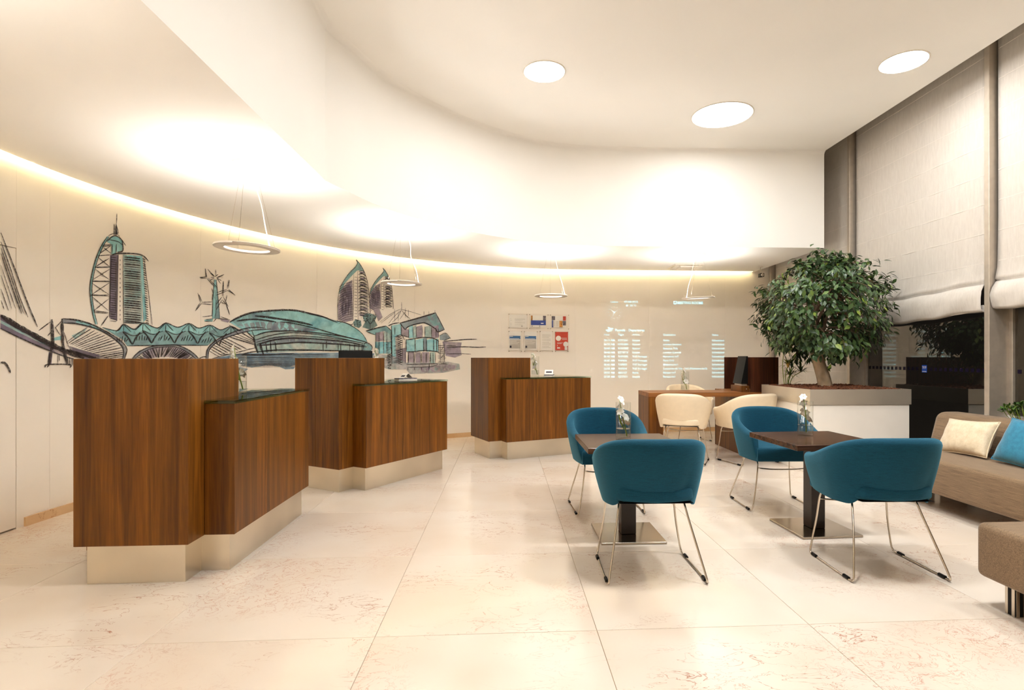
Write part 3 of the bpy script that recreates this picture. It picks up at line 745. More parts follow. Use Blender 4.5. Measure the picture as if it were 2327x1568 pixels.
('ribbed_arch_sketch',[(7,[1803,1127,1816,1217,1862,1276,1936,1328,2077,1392,2222,1442,2369,1467,2470,1462]),(6,[1827,1127,1836,1209,1899,1277,1983,1325,2125,1377,2320,1428,2551,1457]),(4,[1836,1209,1892,1181,1947,1152]),(4,[1854,1228,1917,1197,1980,1165]),(7,[1872,1248,1942,1213,2013,1178]),(5,[1890,1267,1968,1230,2046,1192]),(7,[1911,1283,1996,1244,2083,1203]),(4,[1935,1297,2028,1254,2122,1210]),(7,[1959,1311,2060,1265,2162,1218]),(7,[1983,1325,2092,1276,2202,1226]),(5,[2023,1339,2140,1288,2259,1234]),(7,[2064,1354,2210,1317,2359,1279]),(5,[2105,1369,2231,1332,2359,1293]),(4,[2153,1384,2255,1346,2359,1307]),(7,[2208,1399,2283,1360,2359,1321]),(7,[2264,1413,2311,1375,2359,1335]),(4,[2320,1428,2340,1389,2359,1349]),(5,[1862,1131,1983,1160,2125,1191,2379,1251]),(8,[2222,1182,2320,1201,2379,1210]),(6,[1730,1135,1771,1150,1803,1152])],[('grey',[1803,1127,1816,1217,1862,1276,1936,1328,2077,1392,2222,1442,2369,1467,2320,1428,2125,1377,1983,1325,1899,1277,1836,1209,1827,1127])]),
('stadium_dome_sketch',[(14,[2063,1503,2173,1562,2318,1617,2521,1653,2727,1678,2885,1680,3045,1657,3267,1620]),(10,[3017,1660,3177,1639,3399,1571]),(5,[3364,1591,3494,1575,3638,1516,3747,1436,3811,1336]),(16,[2359,1587,2520,1582,2727,1567,2939,1545,3074,1522]),(12,[2144,1519,2271,1542,2419,1551,2613,1536]),(9,[2664,1542,2832,1532,3101,1489,3384,1425,3723,1355,3804,1335]),(7,[2058,1473,2125,1442,2193,1419]),(10,[2345,1371,2520,1423,2832,1445,3156,1433,3435,1406,3699,1365]),(7,[2359,1330,2571,1391,2832,1426,3267,1404,3758,1324]),(6,[2369,1305,2623,1367,2939,1391,3482,1364,3781,1319]),(12,[2379,1282,2623,1343,2939,1366,3482,1340,3781,1292]),(12,[2379,1269,2727,1303,2939,1318,3482,1303,3804,1276]),(11,[2379,1204,2623,1225,2939,1230,3482,1225,3863,1230]),(14,[2340,1365,2364,1269,2394,1188]),(12,[2424,1297,2439,1234,2460,1170]),(6,[2414,1297,2424,1220]),(10,[2485,1307,2505,1196]),(10,[2543,1318,2551,1200]),(10,[2599,1315,2615,1208]),(5,[3211,1313,3211,1213]),(8,[3256,1345,3253,1253]),(4,[3413,1302,3413,1240]),(5,[3447,1297,3447,1219]),(5,[3208,1313,3209,1218]),(5,[3410,1317,3411,1219]),(5,[3444,1318,3445,1219]),(5,[3563,1320,3565,1220]),(5,[3635,1322,3636,1221]),(5,[3693,1323,3694,1221]),(5,[3737,1323,3738,1222]),(6,[3755,1243,3760,1297,3790,1330,3837,1320,3878,1283,3872,1239])],[('teal',[2063,1503,2173,1562,2318,1617,2521,1653,2727,1678,2885,1680,3045,1657,3267,1620,3399,1587,3581,1552,3697,1485,3790,1389,3813,1336,3602,1343,3364,1381,3131,1427,2905,1449,2576,1436,2339,1375,2185,1447]),('slate',[2154,1482,2419,1528,2727,1542,3156,1463,2939,1446,2571,1439,2320,1442]),('tealgrey',[2087,1522,2320,1607,2623,1656,2520,1594,2271,1533,2164,1465]),('ice',[2339,1375,2576,1436,2905,1449,3131,1427,3364,1381,3808,1331,3876,1230,3131,1223,2381,1192]),('slate',[2359,1331,2623,1381,3047,1374,3482,1340,3482,1303,2939,1318,2623,1301,2389,1251]),('tealgrey',[3755,1286,3801,1330,3872,1288,3872,1234,3766,1238])]),
('water_sketch',[(4,[1941,1177,2520,1178,3267,1183]),(2,[2095,1165,2520,1165,3267,1168]),(2,[2042,1152,2520,1150,3267,1153]),(4,[1943,1139,2520,1140,2864,1138]),(3,[1995,1126,2520,1124,2864,1124]),(2,[2069,1113,2520,1108,2864,1109]),(3,[2160,1099,2520,1097,2864,1095]),(4,[2098,1087,2520,1081,2864,1080]),(4,[2039,1075,2520,1067,2864,1066]),(4,[1968,1063,2520,1057,2864,1051]),(2,[1941,1051,2520,1042,2864,1037]),(7,[2202,1169,2520,1175,2837,1188])],[('blue',[1880,1131,2030,1160,2183,1187,2623,1197,3267,1201,3723,1211,3958,1190,3958,1130,3435,1121,2864,1055,2727,1029,2520,1060,2320,1036,2173,1073,1983,1118]),('blue',[2173,1047,2280,1023,2241,997,2178,1008]),('blue',[2654,1039,2853,1041,2832,1012,2727,1010])]),
('wind_tree_sketch',[(4,[1794,2008,1814,1923]),(4,[1798,2007,1805,1922]),(4,[1733,1914,1813,1931]),(4,[1739,1909,1807,1916]),(4,[1821,2005,1901,1944]),(4,[1910,2013,1912,1953]),(4,[1848,1976,1890,1946]),(4,[1936,1971,1899,1942]),(4,[2003,1980,1922,1940]),(4,[1992,1969,1922,1936]),(4,[1855,1931,1892,1937]),(4,[1964,1881,1922,1934]),(4,[1973,1915,1917,1936]),(4,[1844,1899,1894,1930]),(4,[1809,1919,1899,1843]),(4,[1825,1921,1927,1838]),(4,[1917,1787,2035,1832]),(4,[1913,1761,2041,1822]),(4,[2037,1838,2056,1932]),(4,[2051,1844,2062,1931]),(4,[2051,1836,2128,1784]),(4,[2039,1826,2120,1790]),(4,[1983,1760,1992,1912]),(4,[1994,1761,1996,1912]),(4,[1978,1751,1913,1669]),(4,[1983,1726,1913,1615]),(4,[1992,1757,2049,1660]),(4,[1985,1718,2051,1663]),(4,[2016,1713,2066,1579]),(4,[2030,1680,2066,1579]),(4,[2022,1713,2034,1774]),(4,[1973,1696,2020,1683]),(4,[1757,1676,1871,1691]),(4,[1762,1664,1867,1664]),(4,[1746,1675,1715,1762]),(4,[1762,1680,1726,1750]),(4,[1757,1668,1688,1587]),(4,[1739,1670,1699,1606]),(4,[1865,1823,1882,1775]),(4,[1871,1707,1877,1770]),(4,[1894,1918,1880,1708]),(4,[1880,1708,1871,1526]),(4,[1917,1919,1931,1780]),(4,[1931,1780,1957,1530]),(4,[1914,1711,1910,1534]),(4,[1766,1538,1873,1556]),(4,[1789,1495,1871,1504]),(4,[1798,1512,1880,1525]),(4,[1964,1552,2070,1525]),(4,[1885,1497,1917,1532]),(4,[1917,1532,2049,1528])],[('tealgrey',[1894,1913,1919,1917,1936,1764,1957,1532,1871,1526,1880,1741]),('teal',[1892,1892,1910,1895,1913,1711,1910,1529,1871,1526,1880,1725]),('teal',[1789,1511,1885,1524,1876,1496,1789,1493]),('lilac',[1955,1539,2068,1520,2049,1498,1973,1510])]),
('twin_tower_sketch',[(5,[3404,1576,3404,1782,3427,1970,3478,2079,3558,2193,3638,2276,3673,2333,3656,2374,3708,2327]),(5,[3656,2374,3708,2327,3766,2238,3813,2102,3837,1921,3848,1748,3851,1705]),(4,[3622,2189,3615,1607]),(4,[3673,2243,3679,1610]),(3,[3714,2050,3725,1634]),(3,[3419,2006,3501,2059,3609,2093]),(3,[3419,1978,3501,2030,3609,2064]),(3,[3419,1950,3501,2002,3609,2036]),(3,[3419,1922,3501,1974,3609,2007]),(3,[3419,1894,3501,1946,3609,1979]),(3,[3419,1866,3501,1918,3609,1950]),(3,[3419,1838,3501,1889,3609,1922]),(3,[3419,1810,3501,1861,3609,1893]),(3,[3419,1782,3501,1833,3609,1864]),(3,[3419,1754,3501,1805,3609,1836]),(3,[3419,1726,3501,1777,3609,1807]),(3,[3419,1698,3501,1748,3609,1779]),(3,[3419,1670,3501,1720,3609,1750]),(3,[3419,1642,3501,1692,3609,1722]),(3,[3419,1615,3501,1664,3609,1693]),(3,[3419,1587,3501,1636,3609,1665]),(3,[3419,1559,3501,1607,3609,1636]),(3,[3478,1933,3466,1662]),(3,[3518,1937,3506,1664]),(3,[3558,1940,3546,1666]),(3,[3592,1943,3581,1668]),(5,[3685,2228,3743,2246,3779,2220]),(6,[3696,2215,3778,2207]),(7,[3641,2160,3641,2149]),(7,[3659,2159,3659,2149]),(8,[3685,2190,3743,2207,3788,2182]),(6,[3696,2176,3786,2169]),(7,[3641,2121,3641,2111]),(7,[3659,2121,3659,2111]),(5,[3685,2152,3743,2168,3798,2144]),(6,[3696,2138,3795,2131]),(7,[3641,2083,3641,2073]),(7,[3659,2083,3659,2072]),(8,[3685,2113,3743,2130,3807,2106]),(6,[3696,2099,3803,2093]),(7,[3641,2045,3641,2034]),(7,[3659,2045,3659,2034]),(5,[3685,2075,3743,2091,3816,2068]),(6,[3696,2061,3812,2055]),(7,[3641,2007,3641,1996]),(7,[3659,2006,3659,1996]),(8,[3685,2036,3743,2053,3826,2030]),(6,[3696,2023,3820,2017]),(7,[3641,1969,3641,1958]),(7,[3659,1968,3659,1958]),(5,[3685,1998,3743,2014,3831,1992]),(6,[3696,1984,3825,1978]),(7,[3641,1931,3641,1920]),(7,[3659,1930,3659,1919]),(8,[3685,1960,3743,1975,3831,1953]),(6,[3696,1946,3825,1939]),(7,[3641,1892,3641,1882]),(7,[3659,1892,3659,1881]),(5,[3685,1921,3743,1937,3831,1914]),(6,[3696,1907,3825,1900]),(7,[3641,1854,3641,1844]),(7,[3659,1853,3659,1843]),(8,[3685,1883,3743,1898,3831,1875]),(6,[3696,1869,3825,1861]),(7,[3641,1816,3641,1805]),(7,[3659,1815,3659,1805]),(5,[3685,1845,3743,1860,3831,1836]),(6,[3696,1831,3825,1822]),(7,[3641,1778,3641,1767]),(7,[3659,1777,3659,1766]),(8,[3685,1806,3743,1821,3831,1797]),(6,[3696,1792,3825,1783]),(7,[3641,1740,3641,1729]),(7,[3659,1739,3659,1728]),(5,[3685,1768,3743,1782,3831,1758]),(6,[3696,1754,3825,1745]),(7,[3641,1701,3641,1691]),(7,[3659,1700,3659,1690]),(8,[3685,1730,3743,1744,3831,1719]),(6,[3696,1715,3825,1706]),(7,[3641,1663,3641,1653]),(7,[3659,1662,3659,1652]),(5,[3685,1691,3743,1705,3831,1680]),(6,[3696,1677,3825,1667]),(7,[3641,1625,3641,1614]),(7,[3659,1624,3659,1613])],[('tealgrey',[3423,1944,3478,2079,3558,2193,3638,2276,3673,2333,3656,2374,3714,2322,3764,2243,3673,2243,3618,2189,3501,2061,3438,1909]),('lilac',[3438,1961,3523,2063,3606,2119,3615,1607,3501,1580,3410,1607,3410,1783]),('purple',[3466,1974,3581,2079,3604,1902,3558,1730,3466,1641,3432,1836]),('purple',[3708,2229,3770,2236,3778,2222,3714,2214]),('purple',[3708,2152,3783,2160,3795,2146,3714,2138]),('purple',[3708,2075,3797,2084,3812,2070,3714,2061]),('purple',[3708,1998,3807,2007,3825,1993,3714,1984]),('purple',[3708,1921,3807,1929,3825,1915,3714,1907]),('purple',[3708,1844,3807,1851,3825,1838,3714,1830]),('purple',[3708,1767,3807,1774,3825,1760,3714,1753]),('purple',[3708,1690,3807,1696,3825,1682,3714,1676])]),
('twin_tower_sketch_small',[(5,[3836,1846,3853,1996,3892,2082,3954,2171,4015,2236,4042,2280,4029,2312,4068,2275]),(5,[4029,2312,4068,2275,4113,2203,4149,2097,4166,1954,4175,1818,4177,1785]),(4,[4003,2167,3998,1774]),(4,[4042,2209,4046,1777]),(3,[4073,2056,4082,1796]),(3,[3847,2024,3910,2065,3993,2091]),(3,[3847,2002,3910,2043,3993,2069]),(3,[3847,1980,3910,2021,3993,2046]),(3,[3847,1958,3910,1998,3993,2024]),(3,[3847,1935,3910,1976,3993,2001]),(3,[3847,1913,3910,1954,3993,1979]),(3,[3847,1891,3910,1931,3993,1956]),(3,[3847,1869,3910,1909,3993,1933]),(3,[3847,1846,3910,1886,3993,1911]),(3,[3847,1824,3910,1864,3993,1888]),(3,[3847,1802,3910,1842,3993,1866]),(3,[3847,1780,3910,1819,3993,1843]),(3,[3847,1758,3910,1797,3993,1821]),(3,[3847,1735,3910,1775,3993,1798]),(3,[3892,1966,3884,1817]),(3,[3923,1969,3914,1819]),(3,[3954,1971,3945,1821]),(3,[3980,1973,3971,1823]),(5,[4051,2197,4095,2210,4123,2189]),(6,[4060,2186,4122,2179]),(7,[4017,2144,4017,2135]),(7,[4031,2143,4031,2135]),(8,[4051,2164,4095,2176,4131,2156]),(6,[4060,2153,4129,2146]),(7,[4017,2110,4017,2102]),(7,[4031,2110,4031,2101]),(5,[4051,2130,4095,2143,4138,2123]),(6,[4060,2119,4136,2112]),(7,[4017,2077,4017,2068]),(7,[4031,2076,4031,2068]),(8,[4051,2096,4095,2109,4146,2090]),(6,[4060,2085,4143,2079]),(7,[4017,2043,4017,2035]),(7,[4031,2043,4031,2034]),(5,[4051,2063,4095,2075,4154,2056]),(6,[4060,2052,4150,2046]),(7,[4017,2010,4017,2001]),(7,[4031,2009,4031,2001]),(8,[4051,2029,4095,2041,4162,2023]),(6,[4060,2018,4157,2013]),(7,[4017,1976,4017,1968]),(7,[4031,1976,4031,1967]),(5,[4051,1996,4095,2008,4162,1989]),(6,[4060,1985,4157,1979]),(7,[4017,1943,4017,1934]),(7,[4031,1942,4031,1934]),(8,[4051,1962,4095,1974,4162,1955]),(6,[4060,1951,4157,1945]),(7,[4017,1909,4017,1901]),(7,[4031,1909,4031,1900]),(5,[4051,1928,4095,1940,4162,1921]),(6,[4060,1917,4157,1911]),(7,[4017,1876,4017,1867]),(7,[4031,1875,4031,1867]),(8,[4051,1895,4095,1906,4162,1887]),(6,[4060,1884,4157,1877]),(7,[4017,1842,4017,1834]),(7,[4031,1842,4031,1833]),(5,[4051,1861,4095,1873,4162,1853]),(6,[4060,1850,4157,1843]),(7,[4017,1809,4017,1800]),(7,[4031,1808,4031,1800]),(8,[4051,1828,4095,1839,4162,1819]),(6,[4060,1816,4157,1809]),(7,[4017,1775,4017,1767]),(7,[4031,1774,4031,1766])],[('tealgrey',[3850,1975,3892,2082,3954,2171,4015,2236,4042,2280,4029,2312,4073,2271,4111,2207,4042,2209,3999,2167,3910,2067,3862,1947]),('lilac',[3862,1989,3927,2069,3991,2112,3998,1774,3910,1752,3840,1773,3840,1847]),('purple',[3884,1999,3971,2081,3989,1941,3954,1805,3884,1800,3857,1889]),('purple',[4068,2197,4116,2202,4122,2191,4073,2186]),('purple',[4068,2130,4127,2135,4136,2124,4073,2119]),('purple',[4068,2063,4138,2069,4150,2058,4073,2051]),('purple',[4068,1995,4144,2001,4157,1990,4073,1984]),('purple',[4068,1928,4144,1934,4157,1923,4073,1917]),('purple',[4068,1861,4144,1866,4157,1855,4073,1849]),('lilac',[3860,1814,3979,1778,4026,1670,3967,1613,3919,1709])]),
('tree_sketch',[(4,[3859,1628,3843,1642]),(4,[3861,1689,3841,1681]),(4,[3845,1655,3858,1640]),(4,[3759,1677,3738,1691]),(4,[3831,1696,3849,1714]),(4,[3808,1608,3813,1620]),(4,[3799,1650,3813,1650]),(4,[3794,1648,3811,1633]),(4,[3917,1620,3903,1622]),(4,[3824,1662,3816,1655]),(4,[3826,1679,3817,1693]),(4,[3890,1615,3897,1620]),(4,[3795,1684,3793,1674]),(4,[3766,1614,3750,1607]),(4,[3789,1631,3812,1636]),(4,[3825,1665,3806,1670]),(4,[3810,1655,3820,1660]),(4,[3843,1672,3864,1688]),(4,[3916,1682,3934,1699]),(4,[3798,1614,3783,1603]),(4,[3898,1623,3906,1606]),(4,[3822,1649,3823,1649]),(4,[3808,1672,3822,1685]),(4,[3912,1678,3889,1693]),(4,[3796,1641,3783,1649]),(4,[3771,1694,3794,1698]),(4,[3915,1645,3894,1636]),(4,[3920,1613,3908,1625]),(4,[3919,1645,3920,1657]),(4,[3830,1637,3819,1624]),(4,[3930,1700,3907,1699]),(4,[3927,1656,3915,1657]),(4,[3868,1640,3876,1639]),(4,[3911,1613,3901,1624]),(4,[3790,1678,3808,1670]),(4,[3774,1605,3797,1593]),(4,[3751,1637,3769,1640]),(4,[3759,1634,3753,1633]),(4,[3926,1648,3935,1666]),(4,[3782,1671,3759,1675]),(4,[3808,1607,3800,1624]),(4,[3909,1683,3894,1688]),(4,[3764,1669,3771,1679]),(4,[3890,1693,3905,1708]),(4,[3855,1663,3846,1658]),(4,[3764,1607,3780,1621]),(4,[3710,1563,3713,1556]),(4,[3694,1584,3686,1581]),(4,[3640,1557,3648,1557]),(4,[3666,1568,3667,1556]),(4,[3697,1579,3708,1594]),(4,[3690,1562,3698,1548]),(4,[3686,1615,3669,1610]),(4,[3716,1594,3714,1608]),(4,[3629,1579,3619,1585]),(4,[3669,1615,3685,1604]),(4,[3635,1579,3644,1581]),(4,[3702,1559,3692,1550]),(4,[3648,1571,3647,1560]),(4,[3634,1551,3626,1564]),(6,[3848,1618,3851,1504]),(5,[3801,1648,3851,1575,3907,1654]),(4,[3661,1609,3679,1525]),(6,[3398,1591,3501,1575,3581,1552,3615,1570])],[('green',[3615,1586,3650,1624,3720,1612,3731,1548,3696,1515,3627,1533]),('green',[3743,1667,3801,1708,3872,1706,3943,1677,3919,1621,3955,1557,3860,1499,3743,1527,3778,1593])]),
('pavilion_sketch',[(14,[4273,1601,4537,1680,4802,1766]),(8,[4799,1764,4931,1534]),(9,[4273,1601,4350,1513]),(9,[4347,1515,4414,1568,4624,1619,4787,1546,4830,1500,4931,1534]),(11,[3790,1481,3931,1521,4076,1557]),(6,[4074,1556,4149,1500]),(7,[3801,1473,3919,1434]),(9,[4104,1558,4170,1588,4261,1608]),(6,[4402,1538,4403,1409]),(6,[4463,1547,4464,1410]),(6,[4512,1554,4514,1411]),(4,[4602,1567,4603,1413]),(6,[4639,1569,4640,1414]),(6,[4736,1561,4738,1416]),(6,[4802,1556,4803,1417]),(6,[4839,1552,4841,1418]),(8,[4365,1391,4367,1220]),(8,[4494,1393,4496,1221]),(8,[4618,1396,4620,1222]),(8,[4661,1397,4664,1222]),(8,[4768,1399,4770,1223]),(8,[4812,1399,4814,1223]),(8,[4837,1400,4839,1223]),(9,[4359,1377,4494,1399,4618,1419,4768,1408,4849,1365]),(9,[4365,1220,4494,1221,4622,1239,4812,1223,4856,1202]),(10,[4152,1565,4158,1057]),(6,[4201,1544,4201,1443]),(6,[4292,1593,4292,1440]),(6,[4292,1440,4402,1414]),(7,[4207,1410,4292,1446,4340,1379]),(7,[4402,1523,4402,1403]),(9,[4396,1207,4393,1067]),(5,[4475,1207,4477,1066]),(5,[4488,1207,4483,1066]),(5,[4572,1208,4572,1065]),(9,[4587,1208,4589,1065]),(9,[4661,1208,4659,1065]),(9,[4718,1208,4717,1065]),(5,[4759,1209,4762,1064]),(5,[4797,1209,4795,1064]),(6,[3931,1469,3931,1190]),(6,[3961,1470,3961,1190]),(6,[3979,1470,3979,1191]),(6,[4038,1483,4038,1191]),(6,[4086,1485,4086,1191]),(6,[4146,1487,4146,1191]),(4,[4215,1433,4256,1438]),(5,[4310,1435,4261,1418]),(4,[4189,1417,4295,1424]),(5,[4243,1419,4304,1398]),(4,[4217,1404,4277,1409]),(5,[4310,1406,4261,1389]),(4,[4179,1388,4265,1394]),(5,[4243,1389,4304,1368]),(4,[4216,1374,4265,1380]),(5,[4310,1376,4261,1359]),(4,[4196,1359,4262,1365]),(5,[4243,1360,4304,1339]),(4,[4193,1345,4302,1351]),(5,[4310,1347,4261,1330]),(4,[4072,1343,4147,1351]),(4,[4192,1330,4298,1336]),(5,[4243,1331,4304,1309]),(4,[4089,1328,4129,1336]),(4,[4213,1316,4279,1321]),(5,[4310,1317,4261,1301]),(4,[4069,1314,4122,1321]),(4,[4191,1301,4277,1307]),(5,[4243,1302,4304,1280]),(4,[4077,1299,4126,1307]),(4,[4183,1286,4271,1292]),(5,[4310,1288,4261,1272]),(4,[4093,1285,4122,1292]),(4,[4205,1272,4296,1278]),(5,[4243,1272,4304,1251]),(4,[4072,1271,4150,1278]),(4,[4203,1257,4299,1263]),(5,[4310,1259,4261,1242]),(4,[4077,1256,4133,1263]),(4,[4186,1243,4304,1248]),(5,[4243,1243,4304,1221]),(4,[4086,1242,4133,1249]),(4,[4188,1228,4269,1233]),(5,[4310,1229,4261,1213]),(4,[4070,1227,4125,1234]),(4,[4210,1214,4269,1219]),(5,[4243,1214,4304,1192]),(4,[4096,1213,4130,1220]),(4,[4179,1199,4280,1204]),(5,[4310,1200,4261,1184]),(4,[4074,1199,4133,1206]),(4,[4216,1185,4298,1189]),(5,[4243,1185,4304,1162]),(4,[4092,1184,4141,1191]),(4,[4214,1170,4301,1175]),(5,[4310,1170,4261,1154]),(4,[4085,1170,4144,1177]),(4,[4167,1155,4291,1160]),(5,[4243,1156,4304,1133]),(4,[4082,1155,4145,1162]),(4,[4199,1141,4269,1145]),(5,[4310,1141,4261,1125]),(4,[4070,1141,4150,1148]),(4,[4171,1126,4278,1131]),(5,[4243,1126,4304,1104]),(4,[4078,1127,4131,1133]),(4,[4205,1112,4303,1116]),(5,[4310,1111,4261,1096]),(4,[4076,1112,4142,1119]),(4,[4181,1097,4282,1101]),(5,[4243,1097,4304,1074]),(4,[4080,1098,4127,1104]),(4,[4173,1083,4265,1087]),(5,[4310,1082,4261,1067]),(4,[4095,1083,4137,1090]),(4,[4176,1068,4299,1072]),(5,[4243,1068,4304,1045]),(4,[4098,1069,4136,1075]),(5,[4098,1163,4152,1197]),(5,[4098,1141,4152,1174]),(5,[4098,1119,4152,1152]),(5,[4098,1097,4152,1130]),(5,[4098,1074,4152,1107]),(5,[4098,1052,4152,1085]),(5,[4098,1030,4152,1063]),(5,[4098,1008,4152,1041]),(4,[4314,1401,4314,1062]),(4,[4347,1402,4347,1061]),(3,[4298,1887,4298,1774]),(3,[4279,1790,4426,1763,4587,1725]),(3,[4279,1790,4146,1721,3979,1597]),(3,[4292,1773,4195,1690,4110,1586]),(3,[4292,1773,4243,1681,4158,1604]),(3,[4298,1774,4365,1709,4426,1666]),(3,[4298,1774,4396,1676]),(3,[4195,1791,4201,1612]),(3,[4353,1811,4353,1675]),(3,[4396,1790,4396,1699]),(3,[4249,1760,4249,1625]),(3,[4624,1779,4624,1727]),(3,[4699,1783,4699,1742]),(3,[4787,1804,4787,1763]),(3,[4365,1777,4267,1648]),(3,[4207,1746,4002,1592]),(5,[4864,1341,4868,1079]),(5,[4925,1342,4929,1079]),(5,[4829,1305,4937,1312]),(5,[4837,1277,4931,1282]),(5,[4834,1249,4961,1244]),(5,[4852,1221,4951,1222]),(5,[4844,1192,4949,1195]),(5,[4827,1164,4943,1157]),(5,[4829,1136,4957,1134]),(5,[4857,1107,4939,1110]),(5,[4834,1079,4950,1079]),(5,[4860,1051,4979,1045]),(5,[4875,1235,4919,1295]),(5,[4875,1129,4923,1188]),(5,[4852,1445,4950,1485,5026,1405]),(5,[4919,1380,5024,1421]),(9,[4919,1368,5065,1382,5269,1401,5423,1407]),(10,[4963,1283,5230,1295,5423,1289,5563,1295]),(5,[4963,1193,5166,1196,5333,1191]),(7,[4963,1307,5103,1308]),(7,[4367,1048,4587,1050,4818,1058]),(6,[4383,1009,4699,1012,4822,1037]),(6,[4705,1059,4699,971]),(5,[4818,1064,4822,1034]),(6,[4389,1004,4389,974]),(6,[4485,1005,4485,973]),(6,[4587,1006,4587,972]),(7,[4092,1036,4152,1046]),(8,[4098,1002,4146,998]),(5,[4849,1052,4963,1063])],[('slate',[4273,1603,4799,1764,4931,1538,4830,1503,4774,1554,4624,1616,4414,1565,4347,1515]),('tealgrey',[4661,1705,4793,1752,4900,1555,4824,1529,4724,1632]),('tealgrey',[3790,1481,4074,1556,4152,1498,4146,1448,4050,1489,3919,1436]),('aqua',[4152,1565,4292,1595,4292,1440,4207,1421,4219,1062,4158,1057]),('lilac',[4292,1548,4402,1517,4402,1414,4292,1440]),('aqua',[4402,1557,4463,1582,4463,1410,4402,1401]),('ice',[4463,1559,4512,1584,4512,1411,4463,1402]),('lilac',[4512,1561,4599,1587,4599,1413,4512,1403]),('ice',[4637,1565,4736,1591,4736,1416,4637,1405]),('lilac',[4736,1568,4843,1595,4843,1418,4736,1407]),('aqua',[4365,1382,4494,1403,4494,1227,4365,1220]),('aqua',[4503,1384,4618,1405,4618,1228,4503,1221]),('aqua',[4668,1387,4768,1408,4768,1228,4668,1222]),('aqua',[4774,1389,4837,1409,4837,1229,4774,1223]),('slate',[4618,1419,4668,1408,4668,1228,4622,1245]),('lilac',[4389,1214,4475,1214,4475,1060,4389,1061]),('lilac',[4500,1214,4574,1215,4574,1060,4500,1060]),('lilac',[4599,1215,4699,1215,4699,1059,4599,1060]),('ice',[4718,1215,4787,1216,4787,1058,4718,1059]),('lilac',[3925,1458,4038,1489,4050,1362,3931,1349]),('ice',[4044,1489,4146,1453,4146,1353,4050,1362]),('aqua',[3919,1343,3955,1349,3955,1196,3919,1190]),('aqua',[3964,1344,4038,1351,4038,1196,3964,1190]),('aqua',[4044,1345,4086,1352,4086,1196,4044,1191]),('aqua',[4092,1346,4144,1353,4144,1197,4092,1191]),('lilac',[4219,1242,4365,1277,4365,1038,4219,1051]),('slate',[4856,1447,4950,1483,5020,1415,4925,1384,4862,1388]),('lilac',[4900,1365,5192,1357,5173,1267,5192,1176,5090,1140,4950,1164]),('wash',[3919,1190,4146,1174,4365,1073,4787,1064,4988,1081,5154,1050,5166,972,4912,927,4414,918,4365,982,4110,985,3931,1054]),('lilac',[4537,1002,5039,1045,5166,996,4887,939,4599,944])])]

# ------------------------------------------------------------------ mural on the curved wall
def wall3(s_mm, z_mm, off):
    x, y = wall_pt(s_mm / 1000.0, off); return (x, y, z_mm / 1000.0)
LAB = {'bridge_sketch': 'cable bridge', 'oval_roof_sketch': 'oval roof', 'sail_tower_sketch': 'sail shaped tower', 'zigzag_roof_sketch': 'zigzag roof', 'shell_arch_sketch': 'low arch', 'ribbed_arch_sketch': 'ribbed arch', 'stadium_dome_sketch': 'stadium dome', 'water_sketch': 'water', 'wind_tree_sketch': 'wind turbine tree', 'twin_tower_sketch': 'tall twin tower', 'twin_tower_sketch_small': 'smaller twin tower', 'tree_sketch': 'trees', 'pavilion_sketch': 'glass pavilion'}
mur = thing('wall_mural', 'charcoal and turquoise city skyline mural on the curved wall', 'mural')
layer = 0
for gname, lines, fills in MURAL:
    part = None
    b = MB(); r = random.Random(len(lines))
    for w, c in lines:
        P = [Vector((c[i], c[i + 1], 0)) for i in range(0, len(c), 2)]
        if len(P) > 2: P = curve(P, 6)
        else: P = [P[0].lerp(P[1], q / 4) for q in range(5)]
        n = len(P); hw = w * .70 + .6
        v = []; f = []
        for i, p in enumerate(P):
            t = (P[min(n - 1, i + 1)] - P[max(0, i - 1)])
            t = t.normalized() if t.length > 0 else Vector((1, 0, 0))
            e = min(1, min(i, n - 1 - i) / (n * .18) + .45) * r.uniform(.82, 1.12)
            nx, ny = -t.y * hw * e, t.x * hw * e
            v += [wall3(p.x + nx, p.y + ny, .006), wall3(p.x - nx, p.y - ny, .006)]
        f = [(2 * i, 2 * i + 1, 2 * i + 3, 2 * i + 2) for i in range(n - 1)]
        b.add(v, f)
    me = bpy.data.meshes.new('charcoal_drawing'); me.from_pydata(b.v, [], b.f)
    part = put(gname.replace('_small', ''), me, 'charcoal', mur)
    part['label'] = 'charcoal drawing of the ' + LAB[gname]
    for col, c in fills:
        P = [(c[i], c[i + 1]) for i in range(0, len(c), 2)]
        bm = bmesh.new()
        vs_ = [bm.verts.new((x, z, 0)) for x, z in P]
        try: bm.faces.new(vs_)
        except ValueError: bm.free(); continue
        bmesh.ops.triangulate(bm, faces=bm.faces[:])
        for _ in range(4):
            es = [e for e in bm.edges if e.calc_length() > 110]
            if not es: break
            bmesh.ops.subdivide_edges(bm, edges=es, cuts=1)
            bmesh.ops.triangulate(bm, faces=bm.faces[:])
        layer += 1
        off = .0020 + .00004 * layer
        for q in bm.verts: q.co = wall3(q.co.x, q.co.y, off)
        me = bpy.data.meshes.new('colour_wash'); bm.to_mesh(me); bm.free()
        put('colour_wash', me, 'w_' + col, part)

